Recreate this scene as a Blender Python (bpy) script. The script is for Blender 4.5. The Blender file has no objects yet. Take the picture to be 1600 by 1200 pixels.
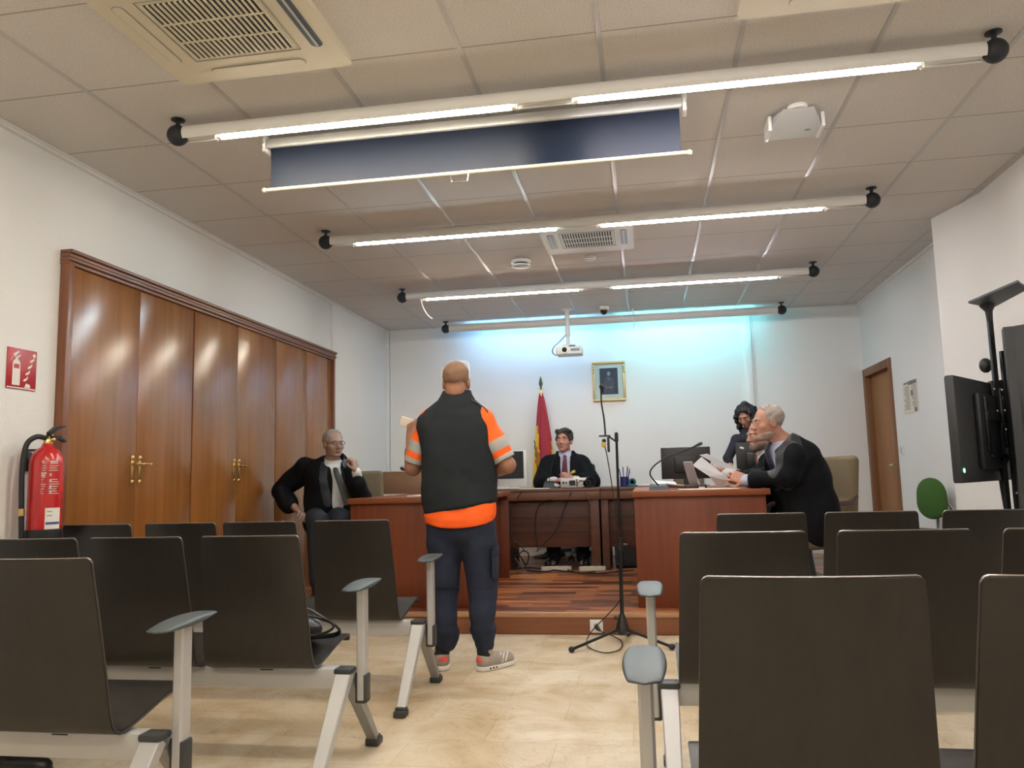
import bpy, bmesh, math, random
import numpy as np
from mathutils import Vector, Matrix, Euler
random.seed(7)
C = bpy.context.scene.collection
PI = math.pi
# ------------------------------------------------------------------ camera (solved from the room's own straight lines)
F, YAW, PITCH, ROLL, H = 1235.13, 0.164777, 0.117341, -0.025017, 1.06
def _axes():
    cy, sy, cp, sp = math.cos(YAW), math.sin(YAW), math.cos(PITCH), math.sin(PITCH)
    f = Vector((-sy*cp, cy*cp, sp)); r = Vector((cy, sy, 0)); u = r.cross(f)
    c, s = math.cos(ROLL), math.sin(ROLL)
    return c*r+s*u, -s*r+c*u, f
CR, CU, CF = _axes()
def at(px, py, ax, v):
    """world point where the sight line of a measured photo point meets the plane axis=v (a known wall, floor or depth)"""
    d = CF+(px-800)/F*CR-(py-600)/F*CU
    o = (0, 0, H); t = (v-o[ax])/d[ax]
    return Vector((o[0]+t*d.x, o[1]+t*d.y, o[2]+t*d.z))
cam = bpy.data.objects.new('camera', bpy.data.cameras.new('camera')); C.objects.link(cam)
cam.matrix_world = Matrix(((CR.x, CU.x, -CF.x, 0), (CR.y, CU.y, -CF.y, 0), (CR.z, CU.z, -CF.z, H), (0, 0, 0, 1)))
cam.data.sensor_width = 36; cam.data.lens = 36*F/1600; cam.data.clip_start = 0.02
bpy.context.scene.camera = cam
# ------------------------------------------------------------------ materials
def _new(name):
    m = bpy.data.materials.new(name); m.use_nodes = True
    return m, m.node_tree, m.node_tree.nodes['Principled BSDF']
def mat(name, col, rough=0.6, metal=0, bump=0, scale=40, var=0, spec=0.5, sheen=0, coat=0):
    m, t, b = _new(name)
    b.inputs['Base Color'].default_value = (*col, 1); b.inputs['Roughness'].default_value = rough
    b.inputs['Metallic'].default_value = metal; b.inputs['Specular IOR Level'].default_value = spec
    b.inputs['Sheen Weight'].default_value = sheen; b.inputs['Coat Weight'].default_value = coat
    n = t.nodes.new('ShaderNodeTexNoise'); n.inputs['Scale'].default_value = scale; n.inputs['Detail'].default_value = 5
    tc = t.nodes.new('ShaderNodeTexCoord'); t.links.new(tc.outputs['Object'], n.inputs['Vector'])
    if bump:
        bp = t.nodes.new('ShaderNodeBump'); bp.inputs['Strength'].default_value = bump; bp.inputs['Distance'].default_value = 0.004
        t.links.new(n.outputs['Fac'], bp.inputs['Height']); t.links.new(bp.outputs['Normal'], b.inputs['Normal'])
    if var:
        r = t.nodes.new('ShaderNodeValToRGB'); r.color_ramp.elements[0].position = .3; r.color_ramp.elements[1].position = .7
        r.color_ramp.elements[0].color = (*[c*(1-var) for c in col], 1); r.color_ramp.elements[1].color = (*[min(1, c*(1+var)) for c in col], 1)
        t.links.new(n.outputs['Fac'], r.inputs['Fac']); t.links.new(r.outputs['Color'], b.inputs['Base Color'])
    return m
def glow(name, col, s):
    m, t, b = _new(name); b.inputs['Base Color'].default_value = (.9, .9, .9, 1)
    b.inputs['Emission Color'].default_value = (*col, 1); b.inputs['Emission Strength'].default_value = s
    return m
def wood(name, c1, c2, rough=.35, axis=2, scale=6, stretch=.06, bump=.05, coat=0.2):
    m, t, b = _new(name); tc = t.nodes.new('ShaderNodeTexCoord'); mp = t.nodes.new('ShaderNodeMapping')
    s = [1, 1, 1]; s[axis] = stretch; mp.inputs['Scale'].default_value = s
    t.links.new(tc.outputs['Object'], mp.inputs['Vector'])
    n = t.nodes.new('ShaderNodeTexNoise'); n.inputs['Scale'].default_value = scale*6; n.inputs['Detail'].default_value = 8; n.inputs['Distortion'].default_value = .6
    n2 = t.nodes.new('ShaderNodeTexNoise'); n2.inputs['Scale'].default_value = scale; n2.inputs['Detail'].default_value = 3
    t.links.new(mp.outputs['Vector'], n.inputs['Vector']); t.links.new(mp.outputs['Vector'], n2.inputs['Vector'])
    mx = t.nodes.new('ShaderNodeMath'); mx.operation = 'ADD'
    h = t.nodes.new('ShaderNodeMath'); h.operation = 'MULTIPLY'; h.inputs[1].default_value = .5
    t.links.new(n.outputs['Fac'], mx.inputs[0]); t.links.new(n2.outputs['Fac'], mx.inputs[1]); t.links.new(mx.outputs[0], h.inputs[0])
    r = t.nodes.new('ShaderNodeValToRGB'); r.color_ramp.elements[0].position = .35; r.color_ramp.elements[1].position = .65
    r.color_ramp.elements[0].color = (*c1, 1); r.color_ramp.elements[1].color = (*c2, 1)
    t.links.new(h.outputs[0], r.inputs['Fac']); t.links.new(r.outputs['Color'], b.inputs['Base Color'])
    b.inputs['Roughness'].default_value = rough; b.inputs['Coat Weight'].default_value = coat; b.inputs['Coat Roughness'].default_value = .25
    bp = t.nodes.new('ShaderNodeBump'); bp.inputs['Strength'].default_value = bump; bp.inputs['Distance'].default_value = .003
    t.links.new(n.outputs['Fac'], bp.inputs['Height']); t.links.new(bp.outputs['Normal'], b.inputs['Normal'])
    return m
M = {}
M['wall'] = mat('painted_plaster', (.82, .815, .80), .75, bump=.25, scale=60)
M['white'] = mat('white_plastic', (.8, .8, .78), .4)
M['cassette'] = mat('cream_plastic', (.66, .61, .48), .45)
M['cassette_far'] = mat('pale_plastic', (.72, .72, .68), .45)
M['dark_slot'] = mat('dark_slot', (.02, .025, .035), .5)
M['vane'] = mat('blue_grey_vane', (.10, .13, .17), .3)
M['black'] = mat('black_plastic', (.012, .013, .016), .45)
M['ball'] = mat('charcoal_plastic', (.018, .022, .03), .5)
M['black_gloss'] = mat('gloss_black', (.01, .012, .018), .2)
M['black_metal'] = mat('black_metal', (.015, .015, .018), .35, .4)
M['grey_tv'] = mat('tv_back_grey', (.028, .03, .034), .5, bump=.1, scale=90)
M['grey_panel'] = mat('panel_grey', (.06, .062, .066), .5)
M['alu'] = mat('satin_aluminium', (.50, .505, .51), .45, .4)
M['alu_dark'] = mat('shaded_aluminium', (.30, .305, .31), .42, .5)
M['chrome'] = mat('chrome', (.8, .8, .8), .12, 1)
M['brass'] = mat('brass', (.75, .55, .22), .25, .9)
M['pad'] = mat('slate_plastic_pad', (.055, .072, .082), .45, bump=.1, scale=300)
M['cap'] = mat('charcoal_cap', (.035, .038, .04), .5)
M['wenge'] = wood('wenge_veneer', (.0115, .0098, .0086), (.0185, .0158, .0138), .42, 2, 9, .08, .08, .1)
M['wenge_side'] = mat('veneer_side', (.055, .046, .040), .35)  # side edges, kept dimmer than the highlight painted on the top edge
M['wenge_lit_edge'] = mat('veneer_edge_highlight', (.20, .165, .14), .25)  # highlight of the lit, rounded shell edge, painted in as a paler colour
M['wardrobe'] = wood('cherry_wardrobe', (.205, .072, .014), (.30, .120, .030), .24, 2, 3, .05, .16, .25)
M['wardrobe_b'] = wood('cherry_wardrobe_dark', (.16, .05, .02), (.24, .085, .035), .38, 2, 6, .05)
M['wardrobe_top'] = wood('cherry_cornice', (.15, .06, .03), (.24, .10, .05), .4, 1, 6, .05)
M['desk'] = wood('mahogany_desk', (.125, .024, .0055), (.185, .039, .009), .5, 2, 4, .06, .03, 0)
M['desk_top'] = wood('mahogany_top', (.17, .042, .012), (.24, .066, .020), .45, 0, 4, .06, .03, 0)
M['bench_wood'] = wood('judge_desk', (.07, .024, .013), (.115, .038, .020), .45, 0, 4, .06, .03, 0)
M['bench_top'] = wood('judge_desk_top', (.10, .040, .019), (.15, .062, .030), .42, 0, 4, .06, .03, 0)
M['door'] = wood('oak_door', (.27, .105, .028), (.36, .150, .044), .5, 2, 4, .05, .05, 0)
M['door_frame'] = wood('oak_frame', (.17, .070, .024), (.24, .10, .036), .5, 2, 4, .05, .05, 0)
M['box_wood'] = wood('plain_board', (.27, .15, .085), (.33, .19, .11), .5, 0, 4, .1)
M['step'] = wood('step_front', (.16, .05, .02), (.26, .09, .03), .35, 0, 5, .05)
M['nosing'] = mat('pale_nosing', (.44, .24, .13), .35)
M['beige'] = mat('beige_fabric', (.175, .135, .078), .9, bump=.4, scale=500, var=.08, sheen=.05)
M['beige_dark'] = mat('taupe_shell', (.10, .085, .075), .5)
M['green'] = mat('green_fabric', (.045, .12, .018), .9, bump=.4, scale=500, var=.1)
M['steel'] = mat('grey_steel', (.45, .46, .47), .3, .8)
M['maroon'] = mat('maroon_arm', (.05, .018, .016), .35)
M['red'] = mat('extinguisher_red', (.50, .012, .014), .25, coat=.4)
M['sign_red'] = mat('sign_red', (.42, .012, .02), .35)
M['sign_white'] = mat('sign_white', (.8, .78, .72), .5)
M['pale_print'] = mat('pale_print', (.60, .50, .46), .5)
M['paper'] = mat('paper', (.82, .84, .86), .7)
M['manila'] = mat('cream_paper', (.78, .72, .60), .7)
M['ink'] = mat('grey_ink', (.18, .18, .18), .7)
M['blue_ink'] = mat('blue_ink', (.06, .08, .30), .6)
M['robe'] = mat('black_robe', (.0032, .0042, .0065), .8, bump=.5, scale=22, spec=.18)
M['satin'] = mat('dark_satin', (.024, .024, .028), .5, bump=.3, scale=25)
M['navy_lapel'] = mat('blue_black_satin', (.014, .02, .03), .5, bump=.2, scale=25)
M['suit'] = mat('navy_suit', (.008, .011, .022), .8, bump=.4, scale=25)
M['shirt'] = mat('white_shirt', (.72, .74, .74), .75, bump=.4, scale=30)
M['shirt_blue'] = mat('lilac_shirt', (.40, .42, .56), .75)
M['tie_green'] = mat('striped_grey_tie', (.035, .034, .027), .55, var=.5, scale=120)
M['tie_wine'] = mat('wine_tie', (.10, .012, .03), .5)
M['tie_red'] = mat('red_tie', (.28, .04, .04), .5)
M['tie_spot'] = mat('spotted_tie', (.02, .024, .05), .5, var=.95, scale=110)
M['skin'] = mat('skin', (.42, .22, .15), .55, var=.10, scale=30)
M['skin_tan'] = mat('tanned_skin', (.33, .155, .095), .55, var=.10, scale=30)
M['skin_pink'] = mat('ruddy_skin', (.46, .225, .16), .55, var=.10, scale=30)
M['skin_grey'] = mat('sallow_skin', (.36, .22, .17), .55, var=.08, scale=30)
M['hair_grey'] = mat('grey_hair', (.36, .35, .34), .9, bump=.8, scale=160, var=.2)
M['beard_white'] = mat('short_white_beard', (.40, .30, .26), .9, bump=.8, scale=200, var=.25)
M['beard_brown'] = mat('grey_brown_beard', (.21, .145, .12), .9, bump=.8, scale=200, var=.3)
M['hair_white'] = mat('white_hair', (.40, .345, .315), .9, bump=.8, scale=160, var=.12)
M['hair_stub'] = mat('cropped_hair', (.24, .135, .085), .9, bump=.8, scale=200, var=.3)
M['stubble'] = mat('grey_stubble', (.30, .25, .22), .9, bump=.6, scale=250, var=.2)
M['hair_brown'] = mat('dark_brown_hair', (.035, .027, .022), .7, bump=.8, scale=120, var=.4)
M['hair_black'] = mat('black_curls', (.009, .009, .012), .6, bump=1, scale=70)
M['eye'] = mat('eye_dark', (.03, .02, .018), .3)
M['lip'] = mat('lips', (.30, .10, .08), .5)
M['vest'] = mat('charcoal_fleece', (.022, .026, .030), .95, bump=.5, scale=18, spec=.2)
M['orange'] = mat('hi_vis_orange', (1.0, .125, .004), .7, bump=.4, scale=22)
M['reflective'] = mat('reflective_tape', (.42, .42, .40), .5, .1)
M['trouser'] = mat('slate_trousers', (.021, .027, .050), .85, bump=.6, scale=14, spec=.25)
M['sock'] = mat('black_socks', (.01, .01, .012), .9)
M['sneaker'] = mat('grey_sneaker', (.36, .31, .26), .8, bump=.3, scale=120)
M['coral'] = mat('coral_heel', (.75, .10, .08), .6)
M['sole'] = mat('white_sole', (.72, .70, .66), .6)
M['leather'] = mat('black_leather', (.012, .012, .014), .35)
M['flag_red'] = mat('flag_red', (.36, .012, .035), .6, sheen=.1)
M['flag_yellow'] = mat('flag_yellow', (.75, .47, .03), .6)
M['gold'] = mat('gilt_frame', (.55, .42, .20), .35, .4)
M['mount'] = mat('mount_board', (.50, .58, .55), .8)
M['portrait_bg'] = mat('portrait_ground', (.025, .033, .05), .6)
M['portrait_fig'] = mat('portrait_figure', (.20, .22, .26), .6)
M['silver'] = mat('silver_plastic', (.55, .55, .54), .35, .2)
M['screen_back'] = mat('blackout_fabric', (.010, .015, .030), .40, bump=.08, scale=200, spec=.12)
M['teal'] = mat('teal_plastic', (.01, .10, .13), .35)
M['navy_pl'] = mat('navy_plastic', (.012, .02, .12), .35)
M['cream_pl'] = mat('cream_cable_box', (.60, .55, .42), .5)
M['yellow_tape'] = mat('yellow_rubber', (.6, .42, .08), .6)
M['projector'] = mat('projector_white', (.72, .76, .76), .4)
M['lens'] = mat('lens_glass', (.01, .01, .012), .05, coat=1)
M['led'] = glow('green_led', (.05, 1, .25), 12)
def floor_mat():
    m, t, b = _new('polished_marble_tiles'); L = t.links.new
    tc = t.nodes.new('ShaderNodeTexCoord')
    br = t.nodes.new('ShaderNodeTexBrick'); br.offset = .5; br.inputs['Scale'].default_value = 1
    br.inputs['Brick Width'].default_value = .6; br.inputs['Row Height'].default_value = .3; br.inputs['Mortar Size'].default_value = .0016
    br.inputs['Color1'].default_value = (.68, .57, .41, 1); br.inputs['Color2'].default_value = (.75, .66, .51, 1); br.inputs['Mortar'].default_value = (.55, .45, .32, 1)
    mp = t.nodes.new('ShaderNodeMapping'); mp.inputs['Rotation'].default_value = (0, 0, 0); mp.inputs['Location'].default_value = (.1, .02, 0)
    L(tc.outputs['Object'], mp.inputs['Vector']); L(mp.outputs['Vector'], br.inputs['Vector'])
    n = t.nodes.new('ShaderNodeTexNoise'); n.inputs['Scale'].default_value = 2.2; n.inputs['Detail'].default_value = 9; n.inputs['Distortion'].default_value = 1.6
    L(tc.outputs['Object'], n.inputs['Vector'])
    r = t.nodes.new('ShaderNodeValToRGB'); e = r.color_ramp.elements; e[0].position = .35; e[0].color = (.86, .80, .70, 1); e[1].position = .62; e[1].color = (1.08, 1.1, 1.12, 1)
    L(n.outputs['Fac'], r.inputs['Fac'])
    mx = t.nodes.new('ShaderNodeMixRGB'); mx.blend_type = 'MULTIPLY'; mx.inputs['Fac'].default_value = 1
    L(br.outputs['Color'], mx.inputs['Color1']); L(r.outputs['Color'], mx.inputs['Color2'])
    v = t.nodes.new('ShaderNodeTexNoise'); v.inputs['Scale'].default_value = 5; v.inputs['Detail'].default_value = 12; v.inputs['Distortion'].default_value = 3
    L(tc.outputs['Object'], v.inputs['Vector'])
    vr = t.nodes.new('ShaderNodeValToRGB'); e = vr.color_ramp.elements; e[0].position = .485; e[0].color = (1, 1, 1, 1); e[1].position = .515; e[1].color = (1, 1, 1, 1)
    k = vr.color_ramp.elements.new(.5); k.color = (.80, .68, .52, 1); L(v.outputs['Fac'], vr.inputs['Fac'])
    m2 = t.nodes.new('ShaderNodeMixRGB'); m2.blend_type = 'MULTIPLY'; m2.inputs['Fac'].default_value = .7
    L(mx.outputs['Color'], m2.inputs['Color1']); L(vr.outputs['Color'], m2.inputs['Color2']); L(m2.outputs['Color'], b.inputs['Base Color'])
    b.inputs['Roughness'].default_value = .22
    return m
def deck_mat():
    m, t, b = _new('hardwood_planks'); L = t.links.new
    tc = t.nodes.new('ShaderNodeTexCoord')
    br = t.nodes.new('ShaderNodeTexBrick'); br.offset = .37; br.inputs['Scale'].default_value = 1
    br.inputs['Brick Width'].default_value = .43; br.inputs['Row Height'].default_value = .105; br.inputs['Mortar Size'].default_value = .0006
    br.inputs['Bias'].default_value = -.1
    br.inputs['Color1'].default_value = (.075, .020, .010, 1); br.inputs['Color2'].default_value = (.40, .145, .05, 1); br.inputs['Mortar'].default_value = (.03, .01, .006, 1)
    L(tc.outputs['Object'], br.inputs['Vector'])
    mp = t.nodes.new('ShaderNodeMapping'); mp.inputs['Scale'].default_value = (1.0, 9, 1); L(tc.outputs['Object'], mp.inputs['Vector'])
    n = t.nodes.new('ShaderNodeTexNoise'); n.inputs['Scale'].default_value = 3; n.inputs['Detail'].default_value = 6; L(mp.outputs['Vector'], n.inputs['Vector'])
    r = t.nodes.new('ShaderNodeValToRGB'); e = r.color_ramp.elements; e[0].position = .3; e[0].color = (.45, .40, .36, 1); e[1].position = .66; e[1].color = (1.9, 1.85, 1.7, 1)
    L(n.outputs['Fac'], r.inputs['Fac'])
    mx = t.nodes.new('ShaderNodeMixRGB'); mx.blend_type = 'MULTIPLY'; mx.inputs['Fac'].default_value = 1
    L(br.outputs['Color'], mx.inputs['Color1']); L(r.outputs['Color'], mx.inputs['Color2']); L(mx.outputs['Color'], b.inputs['Base Color'])
    b.inputs['Roughness'].default_value = .34; b.inputs['Coat Weight'].default_value = .12; b.inputs['Coat Roughness'].default_value = .12
    return m
def ceiling_mat():
    m, t, b = _new('mineral_ceiling_tiles'); L = t.links.new
    tc = t.nodes.new('ShaderNodeTexCoord'); sp = t.nodes.new('ShaderNodeSeparateXYZ'); L(tc.outputs['Object'], sp.inputs[0])
    def line(sock, off, per, w):
        a = t.nodes.new('ShaderNodeMath'); a.operation = 'SUBTRACT'; a.inputs[1].default_value = off-per*60; L(sock, a.inputs[0])
        d = t.nodes.new('ShaderNodeMath'); d.operation = 'MODULO'; d.inputs[1].default_value = per; L(a.outputs[0], d.inputs[0])
        c = t.nodes.new('ShaderNodeMath'); c.operation = 'LESS_THAN'; c.inputs[1].default_value = w; L(d.outputs[0], c.inputs[0]); return c.outputs[0]
    l1 = line(sp.outputs['Y'], 3.13, .606, .009)
    n = t.nodes.new('ShaderNodeTexNoise'); n.inputs['Scale'].default_value = 120; n.inputs['Detail'].default_value = 4; L(tc.outputs['Object'], n.inputs['Vector'])
    r = t.nodes.new('ShaderNodeValToRGB'); e = r.color_ramp.elements; e[0].position = .35; e[0].color = (.60, .56, .53, 1); e[1].position = .6; e[1].color = (.70, .665, .635, 1)
    L(n.outputs['Fac'], r.inputs['Fac'])
    mx = t.nodes.new('ShaderNodeMixRGB'); L(l1, mx.inputs['Fac']); L(r.outputs['Color'], mx.inputs['Color1']); mx.inputs['Color2'].default_value = (.36, .33, .31, 1)
    L(mx.outputs['Color'], b.inputs['Base Color']); b.inputs['Roughness'].default_value = .85
    bp = t.nodes.new('ShaderNodeBump'); bp.inputs['Strength'].default_value = .2; bp.inputs['Distance'].default_value = .003
    L(n.outputs['Fac'], bp.inputs['Height']); L(bp.outputs['Normal'], b.inputs['Normal'])
    return m
M['floor'] = floor_mat(); M['deck'] = deck_mat(); M['ceiling'] = ceiling_mat()
M['tbar'] = mat('ceiling_runner', (.50, .49, .48), .35, .2)
# ------------------------------------------------------------------ mesh helpers
class MB:
    def __init__(s): s.bm = bmesh.new()
    def _tag(s, n0, mi):
        if mi:
            s.bm.faces.ensure_lookup_table()
            for f in s.bm.faces[n0:]: f.material_index = mi
    def box(s, c, size, rot=None, bev=0, mi=0, seg=2):
        n0 = len(s.bm.faces); b = bmesh.new(); bmesh.ops.create_cube(b, size=1)
        for v in b.verts: v.co = Vector((v.co.x*size[0], v.co.y*size[1], v.co.z*size[2]))
        if bev: bmesh.ops.bevel(b, geom=b.edges[:], offset=min(bev, min(size)*.49), segments=seg, affect='EDGES', profile=.5)
        R = rot.to_matrix() if isinstance(rot, Euler) else (rot if rot is not None else Matrix.Identity(3))
        for v in b.verts: v.co = R @ v.co + Vector(c)
        s._merge(b); s._tag(n0, mi); return s
    def bb(s, x0, x1, y0, y1, z0, z1, bev=0, mi=0): return s.box(((x0+x1)/2, (y0+y1)/2, (z0+z1)/2), (abs(x1-x0), abs(y1-y0), abs(z1-z0)), bev=bev, mi=mi)
    def _merge(s, b):
        mp = {}
        for v in b.verts: mp[v] = s.bm.verts.new(v.co)
        for f in b.faces:
            try: s.bm.faces.new([mp[v] for v in f.verts])
            except ValueError: pass
        b.free()
    def loft(s, rings, cap=True, mi=0, closed=True):
        n0 = len(s.bm.faces); R = [[s.bm.verts.new(Vector(p)) for p in r] for r in rings]; n = len(R[0])
        for a, b in zip(R, R[1:]):
            for i in range(n if closed else n-1):
                j = (i+1) % n
                try: s.bm.faces.new((a[i], a[j], b[j], b[i]))
                except ValueError: pass
        if cap and closed:
            try: s.bm.faces.new(R[0][::-1]); s.bm.faces.new(R[-1])
            except ValueError: pass
        s._tag(n0, mi); return s
    def tube(s, pts, r, seg=10, smooth=0, mi=0, flat=None):
        pts = [Vector(p) for p in pts]
        rs = list(r) if isinstance(r, (list, tuple)) else [r]*len(pts)
        if smooth and len(pts) > 2:
            q, qr = [], []
            for i in range(len(pts)-1):
                p0, p1, p2, p3 = pts[max(i-1, 0)], pts[i], pts[i+1], pts[min(i+2, len(pts)-1)]
                for k in range(smooth):
                    u = k/smooth
                    q.append(.5*((2*p1)+(p2-p0)*u+(2*p0-5*p1+4*p2-p3)*u*u+(3*p1-p0-3*p2+p3)*u**3)); qr.append(rs[i]*(1-u)+rs[i+1]*u)
            q.append(pts[-1]); qr.append(rs[-1]); pts, rs = q, qr
        rings = []; N = None
        for i, p in enumerate(pts):
            T = (pts[min(i+1, len(pts)-1)]-pts[max(i-1, 0)]).normalized()
            if N is None:
                N = Vector((0, 0, 1)) if abs(T.z) < .9 else Vector((0, 1, 0))
            N = (N-T*N.dot(T)).normalized(); B = T.cross(N)
            rings.append([p+rs[i]*(math.cos(2*PI*k/seg)*N*(flat or 1)+math.sin(2*PI*k/seg)*B) for k in range(seg)])
        return s.loft(rings, mi=mi)
    def cyl(s, p0, p1, r, r1=None, seg=20, mi=0): return s.tube([p0, p1], [r, r if r1 is None else r1], seg, mi=mi)
    def bar(s, p0, p1, w, d, up=(1, 0, 0), bev=.003, mi=0, w1=None, d1=None):
        """rectangular bar; w measured along `up`"""
        p0, p1 = Vector(p0), Vector(p1); T = (p1-p0).normalized(); U = Vector(up); U = (U-T*U.dot(T)).normalized(); V = T.cross(U)
        def ring(p, w, d):
            o = []; b = min(bev, w*.3, d*.3)
            for sx, sy in ((1, 1), (-1, 1), (-1, -1), (1, -1)):
                a = p+U*(sx*w/2)+V*(sy*d/2)
                e = [a-U*(sx*b), a-V*(sy*b)]
                o += e if sx*sy < 0 else e[::-1]
            return o
        r0, r1 = ring(p0, w, d), ring(p1, w1 or w, d1 or d)
        o0, o1 = s._order(r0, p0, U, V), s._order(r1, p1, U, V)
        return s.loft([o0, o1], mi=mi)
    def _order(s, r, c, U, V): return sorted(r, key=lambda p: math.atan2((p-c).dot(V), (p-c).dot(U)))
    def lathe(s, prof, c=(0, 0, 0), seg=28, mi=0, R=None):
        c = Vector(c); R = R or Matrix.Identity(3)
        return s.loft([[c+R @ Vector((r*math.cos(2*PI*k/seg), r*math.sin(2*PI*k/seg), z)) for k in range(seg)] for r, z in prof], mi=mi)
    def ball(s, c, r, seg=20, mi=0, R=None):
        r = r if isinstance(r, (tuple, list)) else (r, r, r); c = Vector(c); R = R or Matrix.Identity(3)
        rings = []
        for j in range(1, seg//2):
            a = -PI/2+PI*j/(seg//2)
            rings.append([c+R @ Vector((r[0]*math.cos(a)*math.cos(2*PI*k/seg), r[1]*math.cos(a)*math.sin(2*PI*k/seg), r[2]*math.sin(a))) for k in range(seg)])
        return s.loft(rings, mi=mi)
    def prism(s, poly, h, O=(0, 0, 0), U=(1, 0, 0), V=(0, 1, 0), mi=0):
        """polygon in plane (U,V) at O, extruded by h along UxV"""
        O, U, V = Vector(O), Vector(U), Vector(V); W = U.cross(V).normalized()*h
        a = [O+U*x+V*y for x, y in poly]
        return s.loft([a, [p+W for p in a]], mi=mi)
    def rrect(s, w, h, r, d, O, U, V, mi=0, seg=5):
        pts = []
        for cx, cy, a0 in ((w/2-r, h/2-r, 0), (-w/2+r, h/2-r, 90), (-w/2+r, -h/2+r, 180), (w/2-r, -h/2+r, 270)):
            for k in range(seg+1): a = math.radians(a0+90*k/seg); pts.append((cx+r*math.cos(a), cy+r*math.sin(a)))
        return s.prism(pts, d, O, U, V, mi)
    def build(s, name, mats, parent=None, smooth=True, loc=None, ang=35):
        bmesh.ops.recalc_face_normals(s.bm, faces=s.bm.faces[:])
        me = bpy.data.meshes.new(name); s.bm.to_mesh(me); s.bm.free()
        return _link(name, me, mats, parent, smooth, loc, ang)
def _link(name, me, mats, parent, smooth=True, loc=None, ang=35):
    for m in (mats if isinstance(mats, (list, tuple)) else [mats]): me.materials.append(M[m] if isinstance(m, str) else m)
    if smooth:
        me.shade_smooth()
        if ang: me.set_sharp_from_angle(angle=math.radians(ang))
    o = bpy.data.objects.new(name, me); C.objects.link(o)
    if parent: o.parent = parent
    if loc is not None: o.location = loc
    return o
def tag(o, label, cat, group=None, kind=None):
    if label: o['label'] = label
    if cat: o['category'] = cat
    if group: o['group'] = group
    if kind: o['kind'] = kind
    return o
def thing(name, label, cat, loc=(0, 0, 0), rz=0, group=None):
    o = bpy.data.objects.new(name, None); o.empty_display_size = .1; C.objects.link(o)
    o.location = loc; o.rotation_euler = (0, 0, rz); return tag(o, label, cat, group)
def struct(name, mb, m, **k): o = mb.build(name, m, **k); o['kind'] = 'structure'; return o
def copy_tree(o, parent=None):
    c = o.copy(); C.objects.link(c); c.parent = parent
    for ch in list(o.children): copy_tree(ch, c)
    return c
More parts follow.
